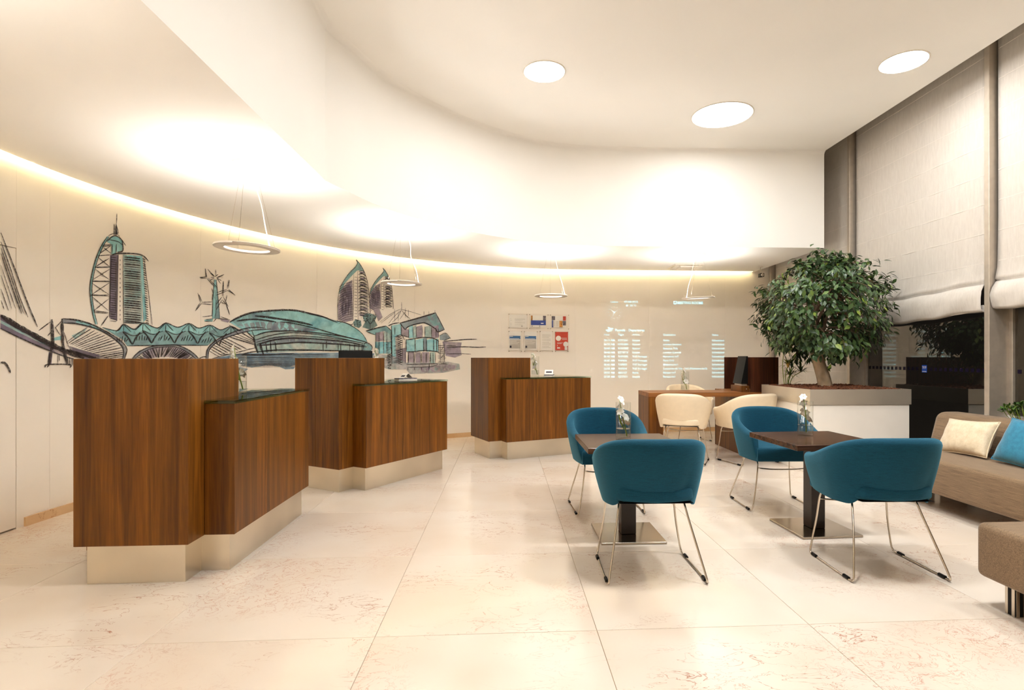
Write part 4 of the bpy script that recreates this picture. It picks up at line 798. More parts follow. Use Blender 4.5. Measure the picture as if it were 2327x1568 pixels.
# ------------------------------------------------------------------ lettering projected on the wall
def on_wall(me, s, z, off=.005):
    for q in me.vertices:
        x, y = wall_pt(s + q.co.x, off); q.co = (x, y, z + q.co.y)
    me.update(); return me
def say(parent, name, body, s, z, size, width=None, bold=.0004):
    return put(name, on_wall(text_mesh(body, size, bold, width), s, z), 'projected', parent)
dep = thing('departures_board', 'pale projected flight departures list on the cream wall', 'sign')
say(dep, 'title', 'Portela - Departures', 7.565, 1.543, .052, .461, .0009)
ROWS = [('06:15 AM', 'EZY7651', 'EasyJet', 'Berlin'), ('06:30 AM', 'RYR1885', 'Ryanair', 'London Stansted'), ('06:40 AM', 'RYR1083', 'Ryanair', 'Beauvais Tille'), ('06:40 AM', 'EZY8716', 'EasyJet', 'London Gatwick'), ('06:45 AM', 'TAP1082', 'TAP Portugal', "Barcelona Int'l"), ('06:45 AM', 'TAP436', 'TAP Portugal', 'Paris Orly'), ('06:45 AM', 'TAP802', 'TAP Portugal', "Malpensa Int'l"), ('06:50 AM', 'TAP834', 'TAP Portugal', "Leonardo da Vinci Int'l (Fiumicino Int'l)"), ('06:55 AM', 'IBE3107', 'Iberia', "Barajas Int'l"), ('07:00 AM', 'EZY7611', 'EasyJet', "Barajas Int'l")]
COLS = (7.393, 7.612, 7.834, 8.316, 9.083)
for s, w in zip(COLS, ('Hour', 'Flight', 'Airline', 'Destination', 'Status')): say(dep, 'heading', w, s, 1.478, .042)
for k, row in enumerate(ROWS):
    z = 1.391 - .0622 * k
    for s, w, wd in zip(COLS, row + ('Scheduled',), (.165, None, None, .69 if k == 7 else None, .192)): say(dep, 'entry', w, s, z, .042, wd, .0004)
# plane pictogram
pl = MB()
for P in ([(0, .018), (.03, .005), (.12, .04), (.122, .052), (.09, .052), (.035, .032), (.0, .03)], [(.055, .037), (.03, .068), (.045, .07), (.085, .048)], [(.02, .0), (.12, .022), (.10, .012), (.03, -.008)]):
    n = len(P); pl.add([(x, y, 0) for x, y in P], [tuple(range(n))])
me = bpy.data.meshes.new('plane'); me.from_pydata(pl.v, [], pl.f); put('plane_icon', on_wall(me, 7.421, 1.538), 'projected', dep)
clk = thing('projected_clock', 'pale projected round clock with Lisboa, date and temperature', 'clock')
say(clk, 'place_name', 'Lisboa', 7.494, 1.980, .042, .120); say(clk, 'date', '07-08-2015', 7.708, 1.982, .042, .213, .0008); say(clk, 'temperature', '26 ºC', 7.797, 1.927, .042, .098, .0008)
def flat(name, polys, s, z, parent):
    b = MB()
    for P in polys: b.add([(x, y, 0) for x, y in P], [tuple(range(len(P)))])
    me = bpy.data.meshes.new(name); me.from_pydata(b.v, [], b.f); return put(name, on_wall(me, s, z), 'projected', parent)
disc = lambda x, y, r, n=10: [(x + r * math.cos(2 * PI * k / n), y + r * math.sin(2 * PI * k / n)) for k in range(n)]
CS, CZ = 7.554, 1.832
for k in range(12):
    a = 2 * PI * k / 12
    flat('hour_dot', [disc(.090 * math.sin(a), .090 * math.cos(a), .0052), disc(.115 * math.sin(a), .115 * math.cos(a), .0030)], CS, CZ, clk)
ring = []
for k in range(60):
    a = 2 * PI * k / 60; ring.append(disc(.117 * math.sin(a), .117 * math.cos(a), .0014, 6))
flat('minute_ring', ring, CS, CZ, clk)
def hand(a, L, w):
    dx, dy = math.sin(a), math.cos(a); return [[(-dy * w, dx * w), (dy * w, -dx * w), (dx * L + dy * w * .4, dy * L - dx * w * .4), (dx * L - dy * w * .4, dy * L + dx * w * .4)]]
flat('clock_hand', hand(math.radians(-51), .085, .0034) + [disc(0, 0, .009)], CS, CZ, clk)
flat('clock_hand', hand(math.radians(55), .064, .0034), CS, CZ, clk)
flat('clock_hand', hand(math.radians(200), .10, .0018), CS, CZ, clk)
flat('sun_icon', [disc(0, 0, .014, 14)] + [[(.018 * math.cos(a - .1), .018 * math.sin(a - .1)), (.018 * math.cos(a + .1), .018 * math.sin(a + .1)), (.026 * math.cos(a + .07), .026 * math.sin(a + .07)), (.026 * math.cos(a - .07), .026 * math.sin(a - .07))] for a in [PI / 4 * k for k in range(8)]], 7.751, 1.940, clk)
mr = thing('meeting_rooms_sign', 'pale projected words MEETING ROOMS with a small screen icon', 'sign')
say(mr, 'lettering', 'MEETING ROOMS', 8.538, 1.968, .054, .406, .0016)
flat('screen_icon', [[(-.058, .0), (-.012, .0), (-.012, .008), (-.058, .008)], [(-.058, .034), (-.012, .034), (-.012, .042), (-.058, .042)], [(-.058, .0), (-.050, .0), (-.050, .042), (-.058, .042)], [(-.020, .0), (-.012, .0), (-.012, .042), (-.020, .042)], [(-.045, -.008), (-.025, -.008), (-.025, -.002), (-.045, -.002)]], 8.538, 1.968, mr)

# ------------------------------------------------------------------ notices in clear holders
def wall_card(name, s0, s1, z0, z1, off, th, mat, parent):
    v = []
    for o_ in (off, off - th):
        for s, z in ((s0, z0), (s1, z0), (s1, z1), (s0, z1)):
            x, y = wall_pt(s, o_); v.append((x, y, z))
    return MB().add(v, [(0, 1, 2, 3), (7, 6, 5, 4), (0, 4, 5, 1), (1, 5, 6, 2), (2, 6, 7, 3), (3, 7, 4, 0)]).build(name, mat, parent)
def notice(s0, s1, z0, z1, label, art):
    t = thing('notice_holder', label, 'notice', (0, 0, 0), 0, 'clear notice holders on the cream wall')
    wall_card('acrylic_sheet', s0, s1, z0, z1, .017, .003, 'acrylic', t)
    for s in (s0 + .012, s1 - .012):
        for z in (z0 + .012, z1 - .012):
            x, y = wall_pt(s, 0.0); x2, y2 = wall_pt(s, .021)
            MB().tube([(x, y, z), (x2, y2, z)], .005, 10).build('standoff', 'chrome', t)
    sc_, zc = (s0 + s1) / 2, (z0 + z1) / 2; W_, H_ = s1 - s0, z1 - z0
    pap = None
    for k, (x0, x1, y0, y1, mat) in enumerate(art):
        c = wall_card('paper' if pap is None else 'print', s0 + x0 * W_, s0 + x1 * W_, z0 + y0 * H_, z0 + y1 * H_, .0112 + .0003 * k, .0012, mat, t if pap is None else pap)
        if pap is None: pap = c
    return t, pap
txt = lambda x0, x1, ys: [(x0, x1 - (.12 if i % 3 == 2 else 0), y, y + .014, 'p_grey') for i, y in enumerate(ys)]
notice(5.902, 6.208, 1.568, 1.795, 'landscape notice of faint small text, top left of the clear holders', [(.06, .96, .06, .93, 'paper'), (.10, .30, .80, .83, 'p_grey'), (.36, .62, .80, .83, 'p_grey')] + txt(.10, .20, [.66, .56, .46, .36, .26, .18]) + txt(.34, .86, [.66, .60, .54, .44, .38, .26]) + [(.66, .74, .14, .22, 'p_grey')])
notice(6.225, 6.534, 1.566, 1.797, 'landscape notice with a golden food photo and blue panels', [(.11, .86, .12, .90, 'paper'), (.11, .50, .58, .89, 'p_orange'), (.51, .86, .58, .89, 'p_photo'), (.11, .86, .27, .58, 'p_blue'), (.16, .20, .38, .46, 'paper'), (.24, .44, .40, .44, 'p_grey'), (.52, .64, .46, .52, 'paper'), (.52, .74, .36, .42, 'paper'), (.15, .19, .19, .23, 'p_ink'), (.52, .56, .19, .23, 'p_ink')])
notice(6.549, 6.855, 1.563, 1.795, 'landscape notice with blue list and drink photos, top right of the clear holders', [(.11, .83, .14, .90, 'paper'), (.11, .48, .15, .60, 'p_blue'), (.11, .48, .62, .88, 'p_photo'), (.50, .66, .62, .88, 'p_photo'), (.68, .83, .60, .88, 'p_red'), (.68, .83, .28, .58, 'p_photo'), (.50, .66, .16, .58, 'p_orange')] + [(.14, .28, y, y + .02, 'p_grey') for y in (.52, .46, .40, .34, .28, .22)] + [(.32, .46, y, y + .02, 'p_grey') for y in (.52, .46, .40, .34, .28, .22)])
for s0, s1, lab, cap in ((5.902, 6.123, 'portrait notice with blue heading band, bottom left of the clear holders', .70), (6.145, 6.367, 'portrait notice with blue heading band, second in the bottom row', .72)):
    notice(s0, s1, 1.222, 1.540, lab, [(.04, .93, .08, .97, 'paper'), (.10, .87, .60, .76, 'p_band'), (.10, .87, .17, .57, 'p_grey'), (.12, .42, .72, .745, 'paper'), (.12, .80, .62, .64, 'paper'), (.13, .60, .50, .52, 'paper'), (.13, .80, .44, .455, 'paper'), (.13, .70, .38, .395, 'paper'), (.12, .24, .20, .30, 'p_ink')])
notice(6.389, 6.605, 1.222, 1.546, 'portrait notice of plain grey text, third in the bottom row', [(.08, .93, .08, .97, 'paper'), (.46, .52, .86, .92, 'p_grey')] + txt(.20, .82, [.80, .74, .68, .60, .54, .46, .40, .34, .26, .20]))
t7, p7 = notice(6.628, 6.844, 1.222, 1.539, 'red portrait notice with white circles, bottom right of the clear holders', [(.04, .96, .09, .97, 'p_red'), (.16, .38, .84, .965, 'paper'), (.18, .50, .28, .345, 'paper'), (.18, .50, .17, .235, 'paper'), (.72, .92, .10, .25, 'paper'), (.46, .88, .66, .68, 'paper'), (.52, .88, .60, .62, 'paper'), (.18, .60, .44, .455, 'paper'), (.18, .50, .40, .415, 'paper')])
for cx_, cz_, rr in ((6.628 + .27 * .216, 1.222 + .66 * .317, .040), (6.628 + .80 * .216, 1.222 + .38 * .317, .040)):
    me = bpy.data.meshes.new('circle'); P = disc(0, 0, rr, 24); me.from_pydata([(x, y, 0) for x, y in P], [], [tuple(range(24))])
    put('print', on_wall(me, cx_, cz_, .0142), 'paper', p7)

# ------------------------------------------------------------------ reception counters
def counter(label, loc, rz, split):
    t = thing('reception_counter', label, 'counter', loc, rz, 'stepped walnut reception counters')
    MB().prism([(-.48, 0), (0, 0), (0, .15), (.147, .15), (.147, 1.20), (-.36, 1.20), (-.36, .46), (-.48, .46)], 0, .203).build('plinth', 'steel', t)
    if split:
        MB().box(-.525, -.262, -.03, .0, .198, 1.14, .0012, 1).build('front_panel', 'wood', t)
        MB().box(-.259, .03, -.03, .0, .198, 1.14, .0012, 1).build('front_panel', 'wood', t)
        MB().box(-.525, .03, .001, .50, .198, 1.14, .0012, 1).build('tall_cabinet', 'wood', t)
    else:
        MB().box(-.525, .03, -.03, .50, .198, 1.14, .0015, 1).build('tall_cabinet', 'wood', t)
    MB().box(-.40, .187, .505, 1.23, .2, .900, .0015, 1).build('low_cabinet', 'wood', t)
    MB().box(.032, .187, .12, .504, .2, .900, .0015, 1).build('low_cabinet_end', 'wood', t)
    g = [(.032, .115), (.192, .115), (.192, 1.235), (-.42, 1.235), (-.42, .506), (.032, .506)]
    MB().prism(g, .9005, .9085).build('glass_top', 'glassedge', t)
    MB().prism(g, .9095, .9175).build('glass_top', 'glassedge', t)
    MB().box(-.85, -.41, .505, 1.20, .70, .735, .002, 1).build('staff_worktop', 'wood', t)
    MB().box(-.85, -.83, .505, 1.20, 0, .70).build('staff_panel', 'wood', t)
    return t
counter('nearest walnut reception counter, left, standing square to the picture', (-1.632, 2.910, 0), 0, False)
counter('middle walnut reception counter with a monitor behind its tall part', (-1.404, 4.751, 0), math.radians(-32.0), True)
counter('farthest walnut reception counter, below the framed notices', (-.172, 6.221, 0), math.radians(-66), False)
def local(o, rz, u, v_): return (o[0] + u * math.cos(rz) - v_ * math.sin(rz), o[1] + u * math.sin(rz) + v_ * math.cos(rz))
OA, OB, OC = ((-1.632, 2.910), 0), ((-1.404, 4.751), math.radians(-32)), ((-.172, 6.221), math.radians(-66))
# monitor on the middle counter
mx, my = local(*OB, -.665, .80)
mon = thing('computer_monitor', 'black computer monitor peeping over the middle counter', 'monitor', (mx, my, .735), math.radians(14))
MB().box(-.17, .17, -.012, .012, .14, .492, .006, 2).xf(Matrix.Rotation(math.radians(-14), 4, 'X')).build('casing', 'blackpl', mon)
MB().box(-.10, .10, -.06, .10, 0, .012, .004, 1).build('foot', 'blackpl', mon)
MB().box(-.02, .02, .03, .055, .01, .22, .003, 1).build('stand', 'blackpl', mon)
MB().box(-.155, .155, .0125, .0135, .16, .475).xf(Matrix.Rotation(math.radians(-14), 4, 'X')).build('screen', 'screen', mon)
def brochures(loc, rz, z, label, n):
    t = thing('brochure_stack', label, 'brochures', (loc[0], loc[1], z), rz, 'white brochures on the counters')
    for k in range(n):
        a = (k - n / 2) * .05
        MB().box(-.05, .05, -.10, .10, .0105 * k + .0005, .0105 * k + .010).xf(Matrix.Rotation(a, 4, 'Z')).build('brochure', 'paper' if k % 2 == 0 else 'p_photo', t)
    m = Matrix.Translation((0, 0, .0105 * n)) 
    MB().add([(-.05, -.05, .001), (.05, -.05, .001), (.05, 0, .045), (-.05, 0, .045), (-.05, .05, .001), (.05, .05, .001)], [(0, 1, 2, 3), (3, 2, 5, 4)]).xf(m).build('tent_card', 'paper', t)
    MB().add([(-.035, -.0405, .0105), (.035, -.0405, .0105), (.035, -.0215, .0285), (-.035, -.0215, .0285)], [(0, 1, 2, 3)]).xf(m).build('print', 'p_ink', t)
    return t

# ------------------------------------------------------------------ vases with a white flower spike
def vase(loc, label, flabel, seed, r=.050, h=.240, lean=PI, fs=1.0):
    t = thing('glass_vase', label, 'vase', loc, 0, 'clear cylinder vases')
    th = .0032
    MB().lathe([(0, 0), (r - .002, 0), (r, .002), (r, h - .001), (r - th / 2, h), (r - th, h - .001), (r - th, .018), (0, .016)], 40).build('glass_body', 'glass', t, True)
    MB().lathe([(0, .0162), (r - th - .0003, .0182), (r - th - .0003, .072), (0, .072)], 40).build('water', 'water', t, False)
    fl_ = thing('white_flower', flabel, 'flower', (loc[0], loc[1], loc[2] + .02), lean - PI, 'white flower spikes in vases')
    fl_.scale = (1, 1, fs)
    q = random.Random(seed)
    S = curve([(.026, .006, .0), (.012, 0, .06), (-.004, -.004, .13), (-.018, -.004, .20), (-.026, 0, .245)], 6)
    MB().tube(S, [.0042 - .0022 * i / len(S) for i in range(len(S))], 7).build('stem', 'stem', fl_, True)
    lf = curve([(.006, .003, .05), (-.016, .012, .10), (-.030, .010, .16)], 6); b = MB(); v = []
    for i, p in enumerate(lf):
        w = .008 * math.sin(PI * (.12 + .88 * i / (len(lf) - 1))); v += [p + Vector((w, w * .5, 0)), p - Vector((w, w * .5, 0))]
    b.add(v, [(2 * i, 2 * i + 1, 2 * i + 3, 2 * i + 2) for i in range(len(lf) - 1)]); b.build('leaf', 'stem', fl_, True)
    for k in range(6):
        tt = .36 + .62 * k / 5
        c = S[min(len(S) - 1, int(tt * (len(S) - 1)))]
        b = MB(); size = .042 - .0026 * k
        a0 = q.uniform(0, 6); dirv = Vector((math.cos(a0 + k * 2.1) * .75, math.sin(a0 + k * 2.1) * .75, .5)).normalized()
        u_ = dirv.orthogonal().normalized(); w_ = dirv.cross(u_)
        for j in range(6):
            a = 2 * PI * j / 6 + q.uniform(-.2, .2)
            side = u_ * math.cos(a) + w_ * math.sin(a); tang = -u_ * math.sin(a) + w_ * math.cos(a)
            v = []
            for i in range(5):
                f_ = i / 4
                p = c + dirv * size * (.25 + .75 * math.sin(f_ * 1.5)) * .8 + side * size * (f_ ** 1.3) * .85 + dirv * (-.25 * size * f_ ** 3)
                wd = size * .42 * math.sin(PI * (.10 + .82 * f_))
                ru = q.uniform(-.1, .1) * size * f_
                v += [p + tang * wd + dirv * ru, p + side * size * .05, p - tang * wd - dirv * ru]
            fc = []
            for i in range(4):
                fc += [(3 * i, 3 * i + 1, 3 * i + 4, 3 * i + 3), (3 * i + 1, 3 * i + 2, 3 * i + 5, 3 * i + 4)]
            b.add(v, fc)
        b.build('blossom', 'petal', fl_, True)
    return t
GT = .9177
pa = local(*OA, -.108, .79); vase((pa[0], pa[1], GT), 'cylinder vase hidden behind the tall part of the nearest counter', 'white flower tip showing over the nearest counter', 3, fs=1.12)
pb = local(*OB, -.25, .70); vase((pb[0], pb[1], GT), 'cylinder vase hidden behind the tall part of the middle counter', 'white flower tip showing beside the monitor of the middle counter', 4, fs=1.14)
pc = local(*OC, -.165, .66); vase((pc[0], pc[1], GT), 'cylinder vase on the farthest counter, half hidden by its tall part', 'white flower in the vase on the farthest counter', 5)
q_ = local(*OB, -.10, .93); brochures(q_, math.radians(-50), GT, 'white brochures beside the tall part of the middle counter', 2)
q_ = local(*OC, -.03, .78); brochures(q_, math.radians(-10), GT, 'white brochures beside the vase on the farthest counter', 3)

# ------------------------------------------------------------------ writing desk in the back
dk = thing('writing_desk', 'walnut writing desk with slab ends before the back wall', 'desk', (1.666, 6.298, 0))
MB().box(0, 1.555, 0, .49, .683, .733, .0015, 1).build('desk_top', 'woodx', dk)
MB().box(0, .175, .002, .488, 0, .683, .0015, 1).build('slab_leg', 'wood', dk)
MB().box(1.10, 1.553, .002, .80, 0, .683, .0015, 1).build('pedestal', 'wood', dk)
MB().box(1.10, 1.553, .491, .80, .683, .733, .0015, 1).build('pedestal_top', 'woodx', dk)
bx = thing('privacy_screen', 'dark walnut upright box on the right end of the writing desk', 'screen box', (2.885, 6.298, .733))
MB().box(0, .335, 0, .018, .0005, .413, .001, 1).build('front_board', 'wooddark', bx)
MB().box(.317, .335, .0185, .79, .0005, .413, .001, 1).build('side_board', 'wooddark', bx)
MB().box(0, .3165, .772, .79, .0005, .413, .001, 1).build('rear_board', 'wooddark', bx)
dw = thing('drawer_box', 'small walnut drawer box under the tilted black screen', 'drawer', (2.785, 6.33, .733))
MB().box(0, .098, 0, .30, .0005, .075, .001, 1).build('carcass', 'wood', dw)
MB().lathe([(0, 0), (.006, 0), (.007, .008), (0, .012)], 12).xf(Matrix.Translation((.06, 0, .038)) @ Matrix.Rotation(PI / 2, 4, 'X')).build('knob', 'chrome', dw, True)
tsn = thing('touch_terminal', 'black tilted terminal screen beside the dark box on the desk', 'terminal', (2.80, 6.36, .809))
MB().prism([(-.005, 0), (.078, 0), (.078, .33), (.062, .33)], 0, .24).xf(Matrix(((1, 0, 0, 0), (0, 0, 1, 0), (0, 1, 0, .02), (0, 0, 0, 1)))).build('casing', 'blackpl', tsn)
MB().box(.01, .075, .02, .22, 0, .021).build('foot', 'p_grey', tsn)
vase((2.197, 6.60, .7335), 'cylinder vase standing on the writing desk', 'white flower in the vase on the writing desk', 6)

# ------------------------------------------------------------------ lounge tables
def table(loc, rz, label):
    t = thing('lounge_table', label, 'table', loc, rz, 'square dark lounge tables')
    MB().box(-.30, .30, -.30, .30, .575, .610, .002, 1).build('table_top', 'wenge', t)
    MB().box(-.048, .048, -.048, .048, .0155, .575, .003, 1).build('column', 'wenge_post', t)
    MB().box(-.203, .203, -.203, .203, .0006, .015, .002, 1).build('base_plate', 'plate', t)
    MB().box(-.15, .15, -.02, .02, .563, .5749).build('top_bracket', 'blackpl', t)
    return t
table((.79, 3.52, 0), 0, 'square dark lounge table nearer the counters, with a vase')
table((2.065, 3.56, 0), math.radians(2.5), 'square dark lounge table beside the sofa, with a vase')
vase((.77, 3.545, .6103), 'cylinder vase with water on the left lounge table', 'white flower leaning in the left table vase', 1, .049, .245)
vase((2.06, 3.66, .6103), 'cylinder vase with water on the right lounge table', 'white flower leaning in the right table vase', 2, .051, .235, PI + .6)

# ------------------------------------------------------------------ tub chairs
def tub_chair(fabric, label, group, scale=1.0):
    t = thing('tub_chair', label, 'chair', (0, 0, 0), 0, group)
    # plan of the outer shell, left arm front -> back -> right arm front
    path = [(-.262, .255), (-.280, .18), (-.292, .09), (-.297, 0.0)]
    n = 26
    for i in range(1, n):
        a = PI * i / n
        ca, sa = math.cos(a), math.sin(a)
        e = 2 / 2.2
        path.append((-.297 * math.copysign(abs(ca) ** e, ca), -.292 * abs(sa) ** e))
    path += [(.297, 0.0), (.292, .09), (.280, .18), (.262, .255)]
    P = curve([(x, y, 0) for x, y in path], 2)
    N = len(P); rows = []
    for i, p in enumerate(P):
        a = P[max(0, i - 1)]; c = P[min(N - 1, i + 1)]
        tg = (c - a).normalized(); nin = Vector((-tg.y, tg.x, 0))          # inward (left of travel)
        if nin.dot(Vector((0, .02, 0)) - p) < 0: nin = -nin
        k = (.255 - p.y) / .54
        zt = .590 + .152 * smooth01(k * 1.0) * scale - .012 * (abs(p.x) / .297) ** 2 * smooth01(k)
        zb = .376 + .094 * smooth01((.275 - abs(p.x)) / .11) * smooth01((-p.y - .04) / .16)
        th = .056
        row = []
        back = smooth01((-p.y) / .25)
        for q in range(6):                                                 # outer face, bottom to top
            f_ = q / 5; z = zb + (zt - .03 - zb) * f_
            ins = .050 * (1 - f_) ** 1.35 + (.016 * back) * (1 - f_)
            row.append(p + nin * ins + Vector((0, 0, z)))
        for q in range(1, 6):                                              # rounded rim
            a_ = PI * q / 6
            row.append(p + nin * (th / 2 - th / 2 * math.cos(a_)) + Vector((0, 0, zt - .03 + .03 * math.sin(a_))))
        for q in range(5, -1, -1):                                         # inner face
            f_ = q / 5; z = zb + (zt - .03 - zb) * f_
            row.append(p + nin * (th + .014 * (1 - f_)) + Vector((0, 0, z)))
        rows.append(row)
    m = len(rows[0]); v = [p for r_ in rows for p in r_]; f = []
    for i in range(N - 1):
        for q in range(m):
            r_ = (q + 1) % m
            f.append((i * m + q, i * m + r_, (i + 1) * m + r_, (i + 1) * m + q))
    f.append(tuple(range(m))); f.append(tuple((N - 1) * m + q for q in range(m)))
    sh = MB().add(v, f).build('shell', fabric, t)
    bm = bmesh.new(); bm.from_mesh(sh.data)
    ce = [e for e in bm.edges if len(e.link_faces) == 2 and max(len(e.link_faces[0].verts), len(e.link_faces[1].verts)) > 8]
    bmesh.ops.bevel(bm, geom=ce, offset=.012, segments=3, profile=.5, affect='EDGES')
    bm.to_mesh(sh.data); bm.free(); autosmooth(sh, 1.0)
    # seat cushion
    sp = []
    for x, y in [(-.222, .258), (-.232, .12), (-.235, 0), (-.225, -.10), (-.18, -.19), (-.09, -.218), (0, -.222), (.09, -.218), (.18, -.19), (.225, -.10), (.235, 0), (.232, .12), (.222, .258)]: sp.append((x, y))
    bm = bmesh.new()
    lo = [bm.verts.new((x, y, .377 + .036 * smooth01((.25 - y) / .47))) for x, y in sp]; hi = [bm.verts.new((x, y, .482)) for x, y in sp]
    k = len(sp)
    for i in range(k): bm.faces.new((lo[i], lo[(i + 1) % k], hi[(i + 1) % k], hi[i]))
    bm.faces.new(lo[::-1]); bm.faces.new(hi)
    bmesh.ops.bevel(bm, geom=[e for e in bm.edges if abs(e.verts[0].co.z - e.verts[1].co.z) < .06 and max(len(q.verts) for q in e.link_faces) > 6], offset=.018, segments=3, profile=.5, affect='EDGES')
    bmesh.ops.recalc_face_normals(bm, faces=bm.faces[:])
    me = bpy.data.meshes.new('seat'); bm.to_mesh(me); bm.free()
    autosmooth(put('seat', me, fabric, t), .9)
    # dark pan under the seat
    b = MB(); pr = []
    for i in range(9):
        for j in range(7):
            x = -.19 + .38 * i / 8; y = -.20 + .38 * j / 6
            pr.append((x, y, .372 + .034 * smooth01((.25 - y) / .47) - .012 * math.cos(x / .19 * PI / 2) * math.cos((y + .01) / .2 * PI / 2)))
    b.add(pr, [(i * 7 + j, i * 7 + j + 1, (i + 1) * 7 + j + 1, (i + 1) * 7 + j) for i in range(8) for j in range(6)])
    b.build('seat_pan', 'blackpl', t, True)
    # bent rod frames
    for s in (-1, 1):
        pts = [(.165 * s, -.03, .400), (.172 * s, -.075, .385), (.188 * s, -.115, .300), (.214 * s, -.165, .180), (.238 * s, -.205, .075), (.249 * s, -.224, .022)]
        pts = [p for p in curve(pts, 5)] + [Vector(p) for p in ((.252 * s, -.222, .011), (.254 * s, -.205, .0072), (.254 * s, -.10, .0062), (.252 * s, .05, .0062), (.250 * s, .185, .0068), (.247 * s, .206, .012), (.242 * s, .212, .028))] + [p for p in curve([(.236 * s, .213, .06), (.212 * s, .205, .20), (.197 * s, .195, .33), (.192 * s, .175, .372)], 5)]
        MB().tube(pts, .0056, 8).build('leg_frame', 'chrome', t, True)
        for y in (-.165, .15):
            MB().tube([(.2535 * s, y - .022, .0098), (.2535 * s, y + .022, .0098)], .0092, 10).build('glide', 'blackpl', t)
    MB().tube(curve([(-.199, .196, .322), (-.08, .198, .312), (.08, .198, .312), (.199, .196, .322)], 5), .0048, 8).build('crossbar', 'chrome', t, True)
    return t
GB, GW = 'teal tub chairs around the lounge tables', 'cream tub chairs around the writing desk'
c0 = tub_chair('teal', 'teal tub chair seen from behind at the left lounge table', GB)
c0.location = (.775, 2.945, 0); c0.rotation_euler.z = math.radians(-1.5)
dup(c0, (2.026, 2.905, 0), math.radians(-2.0), 'teal tub chair seen from behind at the right lounge table')
dup(c0, (.765, 4.15, 0), PI + math.radians(2.0), 'teal tub chair facing us behind the left lounge table')
dup(c0, (2.085, 4.175, 0), PI + math.radians(-2.5), 'teal tub chair facing us behind the right lounge table')
w0 = tub_chair('cream_leather', 'cream leather tub chair with its back to us, left before the desk', GW, 1.12)
w0.location = (1.963, 5.965, 0); w0.rotation_euler.z = math.radians(-27)
dup(w0, (2.665, 5.90, 0), math.radians(17), 'cream leather tub chair turned sideways beside the tree planter')
dup(w0, (2.525, 7.44, 0), PI + math.radians(6), 'cream leather tub chair behind the writing desk')

# ------------------------------------------------------------------ sofa, ottoman, cushions
sf = thing('sofa', 'taupe woven sofa along the windows', 'sofa', (3.17, 3.60, 0))
def soft_box(x0, x1, y0, y1, z0, z1, bev, crown=0.0):
    bm = bmesh.new(); bmesh.ops.create_cube(bm, size=1)
    for w in bm.verts: w.co = ((x0 + x1) / 2 + w.co.x * (x1 - x0), (y0 + y1) / 2 + w.co.y * (y1 - y0), (z0 + z1) / 2 + w.co.z * (z1 - z0))
    bmesh.ops.bevel(bm, geom=bm.edges[:], offset=bev, segments=4, profile=0.5, affect='EDGES')
    bm.verts.index_update()
    b = MB().add([w.co[:] for w in bm.verts], [[w.index for w in q.verts] for q in bm.faces]); bm.free(); return b
autosmooth(soft_box(0, .52, -1.0, 1.0, .13, .388, .035).build('seat', 'taupe', sf), .7)
bk = soft_box(0, .21, -1.0, 1.0, .13, .675, .055)
bk.v = [(x + .46 + max(0, z - .30) * .36, y, z) for x, y, z in bk.v]
autosmooth(bk.build('backrest', 'taupe', sf), .7)
for x in (.10, .52):
    for y in (-.85, .85): MB().box(x - .03, x + .03, y - .03, y + .03, .0004, .131, .003, 1).build('leg', 'chrome', sf)
ot = thing('ottoman', 'taupe woven ottoman at the right picture edge', 'ottoman', (2.55, 2.07, 0))
autosmooth(soft_box(-.36, .36, -.37, .37, .135, .385, .03).build('seat', 'taupe_x', ot), .7)
for x in (-.28, .28):
    for y in (-.27, .245):
        lg = MB().box(x - .027, x + .027, y - .027, y + .027, .0004, .136, .004, 1).build('leg', 'blackpl', ot)
        for dx in (-.016, .016):
            MB().box(x + dx - .007, x + dx + .007, y - .0285, y + .0285, .002, .134).build('steel_strip', 'chrome', lg)
            MB().box(x - .0285, x + .0285, y + dx - .007, y + dx + .007, .002, .134).build('steel_strip', 'chrome', lg)
def cushion(name, loc, rot, w, h, th, mat, label, seed):
    t = thing(name, label, 'cushion', loc)
    t.rotation_euler = rot
    q = random.Random(seed); ph = [q.uniform(0, 6) for _ in range(4)]
    n = 22; v = []; f = []
    for sgn in (1, -1):
        for i in range(n + 1):
            for j in range(n + 1):
                a, b = -1 + 2 * i / n, -1 + 2 * j / n
                pin = 1 - .075 * (1 - a * a) * abs(b) ** 3 ; pin2 = 1 - .075 * (1 - b * b) * abs(a) ** 3
                d = ((1 - a ** 4) * (1 - b ** 4)) ** .55 * (1 - .12 * (a * a + b * b))
                wr = 1 + .05 * math.sin(9 * a + ph[0] + 3 * b) * (abs(b) ** 2) + .05 * math.sin(10 * b + ph[1]) * abs(a) ** 2
                v.append((a * w / 2 * pin2, sgn * th / 2 * d * wr, b * h / 2 * pin))
    m = (n + 1) ** 2
    for s in range(2):
        for i in range(n):
            for j in range(n):
                k = s * m + i * (n + 1) + j; f.append((k, k + 1, k + n + 2, k + n + 1))
    o = MB().add(v, f).build('cover', mat, t, True)
    E_ = []
    for k in range(n): E_.append((k, 0))
    for k in range(n): E_.append((n, k))
    for k in range(n, 0, -1): E_.append((k, n))
    for k in range(n, 0, -1): E_.append((0, k))
    pts = [Vector(v[i * (n + 1) + j]) for i, j in E_]
    MB().tube(pts, .0045, 6, closed=True).build('piping', mat, t, True)
    return t
cushion('scatter_cushion', (3.60, 4.08, .522), (math.radians(26), math.radians(3), math.radians(92)), .45, .29, .13, 'cushion_c', 'cream crushed velvet cushion leaning on the sofa back', 1)
cushion('scatter_cushion', (3.60, 3.57, .540), (math.radians(25), math.radians(-5), math.radians(90)), .42, .33, .13, 'cushion_t', 'teal velvet cushion on the sofa at the right edge', 2)

